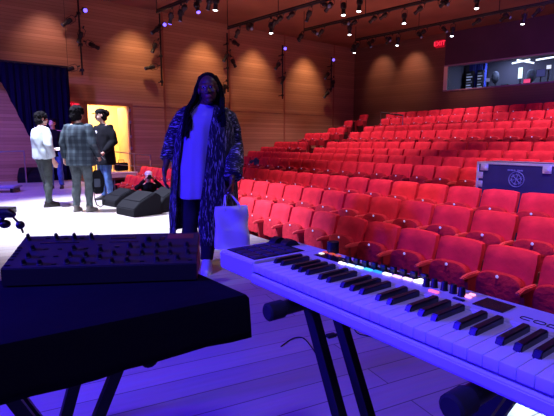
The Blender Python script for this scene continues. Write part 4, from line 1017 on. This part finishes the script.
co = finish(bm, 'coat', M['coat'], root); s_ = co.modifiers.new('s', 'SOLIDIFY'); s_.thickness = .012; s_.offset = 0
for L_, pts, rad in (('L', [(190, 111, 0), (183, 116.5, 0), (177, 128, .02), (172, 142, .03), (168.5, 152, 0), (167, 159.5, -.03)], [.055, .070, .074, .068, .066, .070]),
                 ('R', [(222, 111, 0), (228, 117, 0), (233, 130, .03), (235, 146, .04), (235, 162, -.11), (233, 177, -.24)], [.055, .072, .078, .078, .080, .078])):
    bm = bmesh.new(); tube(bm, [wp(*q) for q in pts], rad, 20, cap=True); bake(bm, .011, 'sleeve', M['sleeve'], root, 2, .010, 14)
# dreadlocks
bm = bmesh.new(); t = bmesh.new(); ell(t, (0, .030, .050), (.084, .096, .078), u=24, v=14); ell(t, (0, .05, -.05), (.086, .068, .11)); t.transform(mt); merge(bm, t)
for k in range(64):
    u = k/63; a = R(-18+216*u)     # round the back from image-right temple to image-left
    x0 = random.choice((.080, .090))*math.cos(a); y0 = .03+.085*math.sin(a)
    p0 = mt @ Vector((x0*.70, y0*.6+.02, .095)); p1 = mt @ Vector((x0*1.08, y0, .02)); left = x0 < 0
    ln = random.uniform(.28, .42) if left else random.uniform(.20, .34)
    sx = -1 if left else 1; fr_ = min(1, abs(x0)/.09)
    p2 = p1+Vector((sx*.02*fr_-.01*left, -.01, -.10)); p3 = p2+Vector((sx*(.045 if left else .010)*fr_, -.05*fr_, -.10)); p4 = Vector((p3.x+sx*.02+random.uniform(-.02, .02), p3.y-.06*fr_, p1.z-ln-.02))
    if fr_ > .55: p3.y -= .045; p4.y = min(p4.y, -.17)
    tube(bm, [p0, p1, p2, p3, p4], [.012, .012, .0125, .0115, .008], 7, round_end=True)
finish(bm, 'dreadlocks', M['hair'], root)
# tote bag
hb = wp(229, 196, -.12)+Vector((wl_.x, wl_.y, 0))
tl, trr = pY(217, 207, wl_.y-.36), pY(246, 206, wl_.y-.27); bl = pY(216, 248, wl_.y-.36)
tb_ = (tl+trr)/2; bw = (trr-tl).length/2*1.12; zb_ = bl.z; zt_ = tl.z
bagrz = math.atan2(trr.y-tl.y, trr.x-tl.x)
tote = empty('tote_bag', (tb_.x, tb_.y, zb_), bagrz); tag(tote, 'white tote bag hanging from the long-coated woman\'s hand', 'bag')
bm = bmesh.new(); hh = zt_-zb_; rings = []
for j in range(13):
    v = j/12; row = []; z = hh*v
    for k in range(32):
        a = 2*math.pi*k/32; ca, sa = math.cos(a), math.sin(a); q = 1/((abs(ca)**4+abs(sa)**4)**.25)
        x = bw*ca*q*(1+.03*math.sin(v*9+1)+(.06*(1-v))); y = (.055-.025*v)*sa*q+.014*math.sin(x*30+v*5)*v+.01*math.sin(v*11+x*12)
        row.append(bm.verts.new((x, y, z)))
    rings.append(row)
for a, b in zip(rings, rings[1:]):
    for k in range(32): bm.faces.new((a[k], a[(k+1) % 32], b[(k+1) % 32], b[k]))
bm.faces.new(rings[0][::-1])
bg = finish(bm, 'bag_body', M['tote'], tote); s_ = bg.modifiers.new('s', 'SOLIDIFY'); s_.thickness = .004
hl = tote.matrix_basis.inverted() if False else None
bpy.context.view_layer.update(); hi = tote.matrix_world.inverted() @ (Vector(g['wrR'])+Vector((wl_.x, wl_.y, 0))+Vector((-.03, -.01, -.098)))
for y in (-.03, .03):
    bm = bmesh.new(); tube(bm, [(-bw*.5, y, hh-.03), (-bw*.42, y, hh+.02), (hi.x-.03, hi.y+y*.3, hi.z-.025), (hi.x, hi.y+y*.15, hi.z), (hi.x+.03, hi.y+y*.3, hi.z-.025), (bw*.42, y, hh+.02), (bw*.5, y, hh-.03)], .006, 8); finish(bm, 'handle', M['tote'], tote)
# ---- men on stage
def haircap(root, mt, m='hair', puff=1.0, ext=None, bun=False, name='hair'):
    bm = bmesh.new(); t = bmesh.new(); ell(t, (0, .022, .045), (.084*puff, .098*puff, .082*puff), u=22, v=14); ell(t, (0, .055, -.03), (.082*puff, .068*puff, .088*puff))
    if bun: ell(t, (0, .13, .03), (.05, .055, .06))
    t.transform(mt); merge(bm, t); return bake(bm, .011, name, M[m], root, 2, .02, 45)
# white shirt man: seen from behind, turned a little to the right
P = fl(47, 206.5); J = stand_joints(head=(.03, -.04, 1.62), wrR=(.17, -.30, 1.06), elR=(.27, -.03, 1.10), elL=(-.29, .02, 1.13), wrL=(-.27, -.06, .87), anR=(.10, -.10, .085), toR=(.11, -.26, .03), knR=(.10, -.07, .49))
# (frame faces -y; rotate by about 180 degrees so he looks away)
root, mt, g = figure('person', 'man with dark curly hair in a white shirt, seen from behind, leftmost on stage', (P.x, P.y, 0), R(180-38), J, .975, 'skin_light', .011, hands={'R': dict(curl=1.0)}, headyaw=R(-10), waistw=1.15)
trousers(root, g, .965, 'jeansgrey'); shoes(root, g, .965, 'shoe_dark'); top(root, g, .965, 'shirtwhite', .90*.965, fat=1.27, sleeve=1.3, hemw=.17, sl=.8); haircap(root, mt, puff=1.14)
bpy.context.view_layer.update()
w = root.matrix_world @ (g['wrR']+Vector((-.0, -.10, .01)))
bm = bmesh.new(); box(bm, (-.10, -.07, 0), (.10, .07, .003)); o = finish(bm, 'paper_sheet', M['paper'], smooth=False); o.location = w; o.rotation_euler = (R(20), R(-10), .4); tag(o, 'white paper sheet held by the man in the white shirt', 'paper')
# plaid man
P = fl(84, 211.5); J = stand_joints(elL=(-.27, .05, 1.14), wrL=(-.25, -.12, .93), elR=(.27, .04, 1.14), wrR=(.29, -.0, .90), head=(.02, -.03, 1.63))
root, mt, g = figure('person', 'man in a dark blue plaid shirt seen from behind, middle of the group', (P.x, P.y, 0), R(180-8), J, 1.0, 'skin_light', .011, headyaw=R(-6), hands={'L': dict(curl=1.3), 'R': dict(curl=.9)}, waistw=1.1)
trousers(root, g, 1.0, 'jeansgrey2'); shoes(root, g, 1.0, 'shoe_tan'); top(root, g, 1.0, 'plaid', .78, fat=1.2, sleeve=1.25, hemw=.205); haircap(root, mt, puff=1.2)
bpy.context.view_layer.update()
hw = root.matrix_world @ g['wrL'] if (root.matrix_world @ g['wrL']).x > (root.matrix_world @ g['wrR']).x else root.matrix_world @ g['wrR']
bgz = hw.z-.10
root = empty('gig_bag', (hw.x-.01, hw.y-.05, 0), R(10)); tag(root, 'black padded bag with dangling strap held by the man in plaid', 'bag')
bm = bmesh.new(); loft(bm, [(0, 0, .30, .04, .035), (0, 0, .34, .085, .05), (0, 0, .48, .10, .06), (0, 0, .62, .09, .055), (0, 0, .70, .05, .035)], 22, p=2.6); bake(bm, .012, 'bag_body', M['coatblack'], root, 2, .012, 14)
bm = bmesh.new(); tube(bm, [(-.03, 0, .68), (-.03, 0, bgz+.01), (0, 0, bgz+.03), (.03, 0, bgz+.01), (.03, 0, .68)], .010, 8); finish(bm, 'handle', M['rubber'], root)
bm = bmesh.new(); tube(bm, [(-.05, -.03, .40), (-.06, -.05, .24), (-.03, -.06, .12), (.03, -.06, .08), (.08, -.05, .12), (.09, -.04, .20)], .016, 8, flat=.5); finish(bm, 'strap', M['rubber'], root)
bm = bmesh.new(); box(bm, (-.05, -.07, .42), (.05, -.05, .56), .012); finish(bm, 'front_pocket', M['greybag'], root)
# third man: black coat, facing left / towards the camera, cap and bun
P = fl(107, 200); J = stand_joints(head=(0, -.045, 1.64), elL=(-.26, .04, 1.14), wrL=(-.22, -.18, .98), elR=(.27, .05, 1.14), wrR=(.24, -.16, .94))
root, mt, g = figure('person', 'person in a black coat and cap with hair in a bun, facing the plaid-shirted man', (P.x, P.y, 0), R(-38), J, 1.03, 'skin_light', .010, headyaw=R(-18), nod=R(8), hands={'L': dict(curl=.9), 'R': dict(curl=1.1)})
trousers(root, g, 1.03, 'jeansblue'); shoes(root, g, 1.03, 'shoe_dark'); top(root, g, 1.03, 'coatblack', .72, name='coat', fat=1.3, sleeve=1.35, hemw=.20)
haircap(root, mt, bun=True)
bm = bmesh.new(); t = bmesh.new(); ell(t, (0, .015, .07), (.088, .102, .062)); ell(t, (0, -.09, .052), (.062, .055, .010)); t.transform(mt); merge(bm, t); finish(bm, 'cap', M['coatblack'], root)
bm = bmesh.new(); tube(bm, [(-.025, -.147, 1.36), (.0, -.155, 1.385), (.022, -.15, 1.36), (.0, -.155, 1.33), (-.005, -.155, 1.29), (0, -.157, 1.25)], .009, 6); finish(bm, 'shirt_emblem', M['paper'], root)
bpy.context.view_layer.update()
w = root.matrix_world @ (g['wrR']+Vector((0, -.03, -.09)))
bm = bmesh.new(); box(bm, (-.036, -.005, -.07), (.036, .005, .07), .004); box(bm, (-.032, -.0062, -.062), (.032, -.0045, .062), .001); o = finish(bm, 'mobile_phone', M['screen']); o.location = w; o.rotation_euler = (R(40), 0, R(-38)); tag(o, 'black phone held low by the person in the black coat', 'phone')
# hidden fourth person behind
P = fl(57, 188.5); root, mt, g = figure('person', 'person in dark clothes mostly hidden between the two men with their backs turned', (P.x, P.y, 0), R(10), stand_joints(elR=(.24, .05, 1.13)), 1.0, 'skin_light', .013)
trousers(root, g, 1.0, 'jeansblue'); shoes(root, g, 1.0, 'shoe_dark'); top(root, g, 1.0, 'coatblack', .80, name='jacket'); haircap(root, mt, 'hair')
# photographer seated in the front row, arms raised to the face
sx_ = min([(abs(px-153), v) for (ri, i), (v, px) in seatpos.items() if ri == 0], key=lambda a: a[0])[1]
hp = pplane(148.5, 176, SN*3.75, SN)
zs = rows[0][1]
hz = hp.z-zs; k_ = 0
PJ = dict(head=(0, -.06, hz), neck=(0, .0, hz-.16), pelvis=(0, .06, hz-.66), shL=(-.19, 0, hz-.22), shR=(.19, 0, hz-.22), elL=(-.30, -.16, hz-.28), elR=(.30, -.16, hz-.28), wrL=(-.09, -.27, hz-.05), wrR=(.09, -.27, hz-.05),
          hipL=(-.1, .05, hz-.72), hipR=(.1, .05, hz-.72), knL=(-.12, -.05, (hz-.72)*.55), knR=(.12, -.05, (hz-.72)*.55), anL=(-.12, 0, .085), anR=(.12, 0, .085), toL=(-.13, -.13, .03), toR=(.13, -.13, .03))
root, mt, g = figure('person', 'photographer in black in front of the left seats, arms raised with a camera, white cap', (hp.x, hp.y, zs), R(20), PJ, 1.0, 'skin_light', .011, hands={'L': dict(d=(.3, -.3, .8), curl=.9), 'R': dict(d=(-.3, -.3, .8), curl=.9)})
trousers(root, g, 1.0, 'trblack'); shoes(root, g, 1.0, 'shoe_dark'); top(root, g, 1.0, 'coatblack', hz-.62, name='sweater', sl=.9)
bm = bmesh.new(); t = bmesh.new(); ell(t, (0, .015, .06), (.092, .106, .072)); ell(t, (0, -.09, .045), (.065, .06, .012)); t.transform(mt); merge(bm, t); finish(bm, 'cap', M['paper'], root)
bpy.context.view_layer.update(); w = root.matrix_world @ Vector((0, -.25, hz+.0))
cm = empty('photo_camera', w, R(20)); tag(cm, 'small camera held to the face of the photographer by the left seats', 'camera')
bm = bmesh.new(); box(bm, (-.07, -.03, -.045), (.07, .03, .045), .01); finish(bm, 'camera_body', M['black'], cm)
bm = bmesh.new(); tube(bm, [(0, -.03, 0), (0, -.10, 0)], [.032, .036], 16); finish(bm, 'camera_lens', M['black'], cm)
# ================================================================== LIGHTS
def look(o, tgt): o.rotation_euler = (Vector(tgt)-o.location).to_track_quat('-Z', 'Y').to_euler()
def spotlight(name, loc, tgt, col, e, ang, blend=.6, r=.12):
    l = bpy.data.lights.new(name, 'SPOT'); l.energy = e; l.color = col; l.spot_size = R(ang); l.spot_blend = blend; l.shadow_soft_size = r
    o = bpy.data.objects.new(name, l); C.objects.link(o); o.location = loc; look(o, tgt); return o
def area(name, loc, tgt, col, e, sx, sy):
    l = bpy.data.lights.new(name, 'AREA'); l.shape = 'RECTANGLE'; l.size = sx; l.size_y = sy; l.energy = e; l.color = col
    o = bpy.data.objects.new(name, l); C.objects.link(o); o.location = loc; look(o, tgt); return o
# wall washers
for px, e, col in ((48, 150, (1, .52, .45)), (134, 300, (1, .55, .28)), (203, 320, (1, .55, .28)), (254, 300, (1, .55, .28)), (305, 330, (1, .55, .28))):
    B = wallpt(px, 60, .0); L0 = Vector((B.x, B.y, ZC-.1))+WN*1.05
    spotlight('wall_washer', L0, Vector((B.x, B.y, 3.0 if px > 100 else 3.5)), col, e, 72, 1.0, .15)
for px, py, e in ((382, 75, 110), (414, 75, 170), (468, 105, 60)):
    B = backpt(px, py, 0); L0 = Vector((B.x, B.y, min(ZC-.1, B.z+2)))+BN*1.1
    spotlight('wall_washer', L0, B, (1, .50, .30), e, 64, 1.0, .1)
# auditorium: pinkish light from overhead
for (x, y, tx_, ty, e, ang) in ((2.6, 4.0, 3.7, 5.6, 950, 64), (.8, 8.0, 1.5, 9.2, 900, 68), (5.2, 8, 6.0, 9.0, 1000, 68), (2.4, 13, 3.0, 14.5, 800, 78), (6.6, 12.2, 7.2, 13.2, 700, 72), (-3.2, 11.0, -3.4, 12.8, 700, 62), (5.8, 16.2, 6.2, 17.0, 520, 78), (1.5, 17.6, 1.6, 17.9, 520, 84), (3.2, 19.2, 3.9, 19.8, 380, 80), (9.3, 12.6, 9.6, 13.4, 420, 76)):
    spotlight('house_light', (x, y, 5.5), (tx_, ty, .3), (1, .60, .72), e*1.6, ang, .8, .08)
# stage white wash at left
spotlight('stage_wash', (-4.6, 7.2, 5.5), (-2.9, 7.6, 0), (.74, .78, 1), 6000, 62, .55, .2)
spotlight('stage_wash', (-1.9, 3.6, 5.5), (-2.2, 6.3, 0), (.76, .76, 1), 1500, 52, .7, .2)
# blue wash: low, from camera left, plus purple overhead near the camera
spotlight('blue_wash', (-3.6, .6, 2.3), (.2, 2.6, .9), (.026, .007, 1), 1700, 85, .6, .15)
spotlight('purple_top_wash', (-.3, -1.2, 5.2), (.7, 2.0, .4), (.22, .18, .88), 480, 70, .6, .3)
spotlight('blue_back_wash', (-7.5, 7.0, 5.2), (-6.5, 11, .3), (.22, .12, 1), 3200, 80, .7, .3)
spotlight('blue_seat_wash', (-.5, 3.5, 5.0), (4.2, 6.8, .5), (.12, .06, 1), 330, 24, .6, .2)
spotlight('cold_floor_spot', (1.75, 1.7, 5.4), (1.32, 1.80, 0), (.65, .95, 1), 4200, 8, .5, .03)
# corridor lamp, booth lamps
L0 = Dm @ Vector((DW/2, 1.1, 2.9)); area('corridor_lamp', L0, L0-Vector((0, 0, 1)), (1, .78, .42), 140, .8, .8)
for x in (2.0, 4.6): L0 = BM @ Vector((x, 1.6, BZ1+.4)); area('booth_lamp', L0, L0-Vector((0, 0, 1)), (.6, .7, 1), 90, .6, .6)
area('booth_wall_purple', (8.0, 12.0, 5.4), (9.0, 17.5, 4.6), (.35, .12, 1), 50, 1, 1)
spotlight('soft_white_side', (2.6, 4.8, 5.2), (-.5, 4.0, .8), (.85, .78, .9), 230, 16, .6, .1)
spotlight('case_blue_spot', (1.5, 2.2, 5.2), (3.7, 6.6, .6), (.34, .30, 1), 1100, 14, .6, .1)
# added upward fill standing for warm bounce on the ceiling and the walls
area('ceiling_bounce', (2.5, 13, 2.6), (2.5, 13, 6), (1, .40, .34), 165, 9, 7)
area('ceiling_bounce', (-3.5, 9, 2.8), (-3.5, 9, 6), (.75, .35, .65), 60, 5, 5)
W = bpy.data.worlds.new('w'); bpy.context.scene.world = W; W.use_nodes = True
W.node_tree.nodes['Background'].inputs[0].default_value = (.25, .10, .5, 1); W.node_tree.nodes['Background'].inputs[1].default_value = .05
# ================================================================== CAMERA
cam = bpy.data.cameras.new('camera'); cam.sensor_width = 36; cam.lens = 36*F/554; cam.clip_start = .02; cam.clip_end = 200
co_ = bpy.data.objects.new('camera', cam); C.objects.link(co_); co_.location = EYE; co_.rotation_euler = (math.pi/2-PT, 0, 0)
bpy.context.scene.camera = co_
vs = bpy.context.scene.view_settings; vs.view_transform = 'Standard'; vs.look = 'None'; vs.exposure = 0; vs.gamma = 1
bpy.data.scenes.remove(TS)
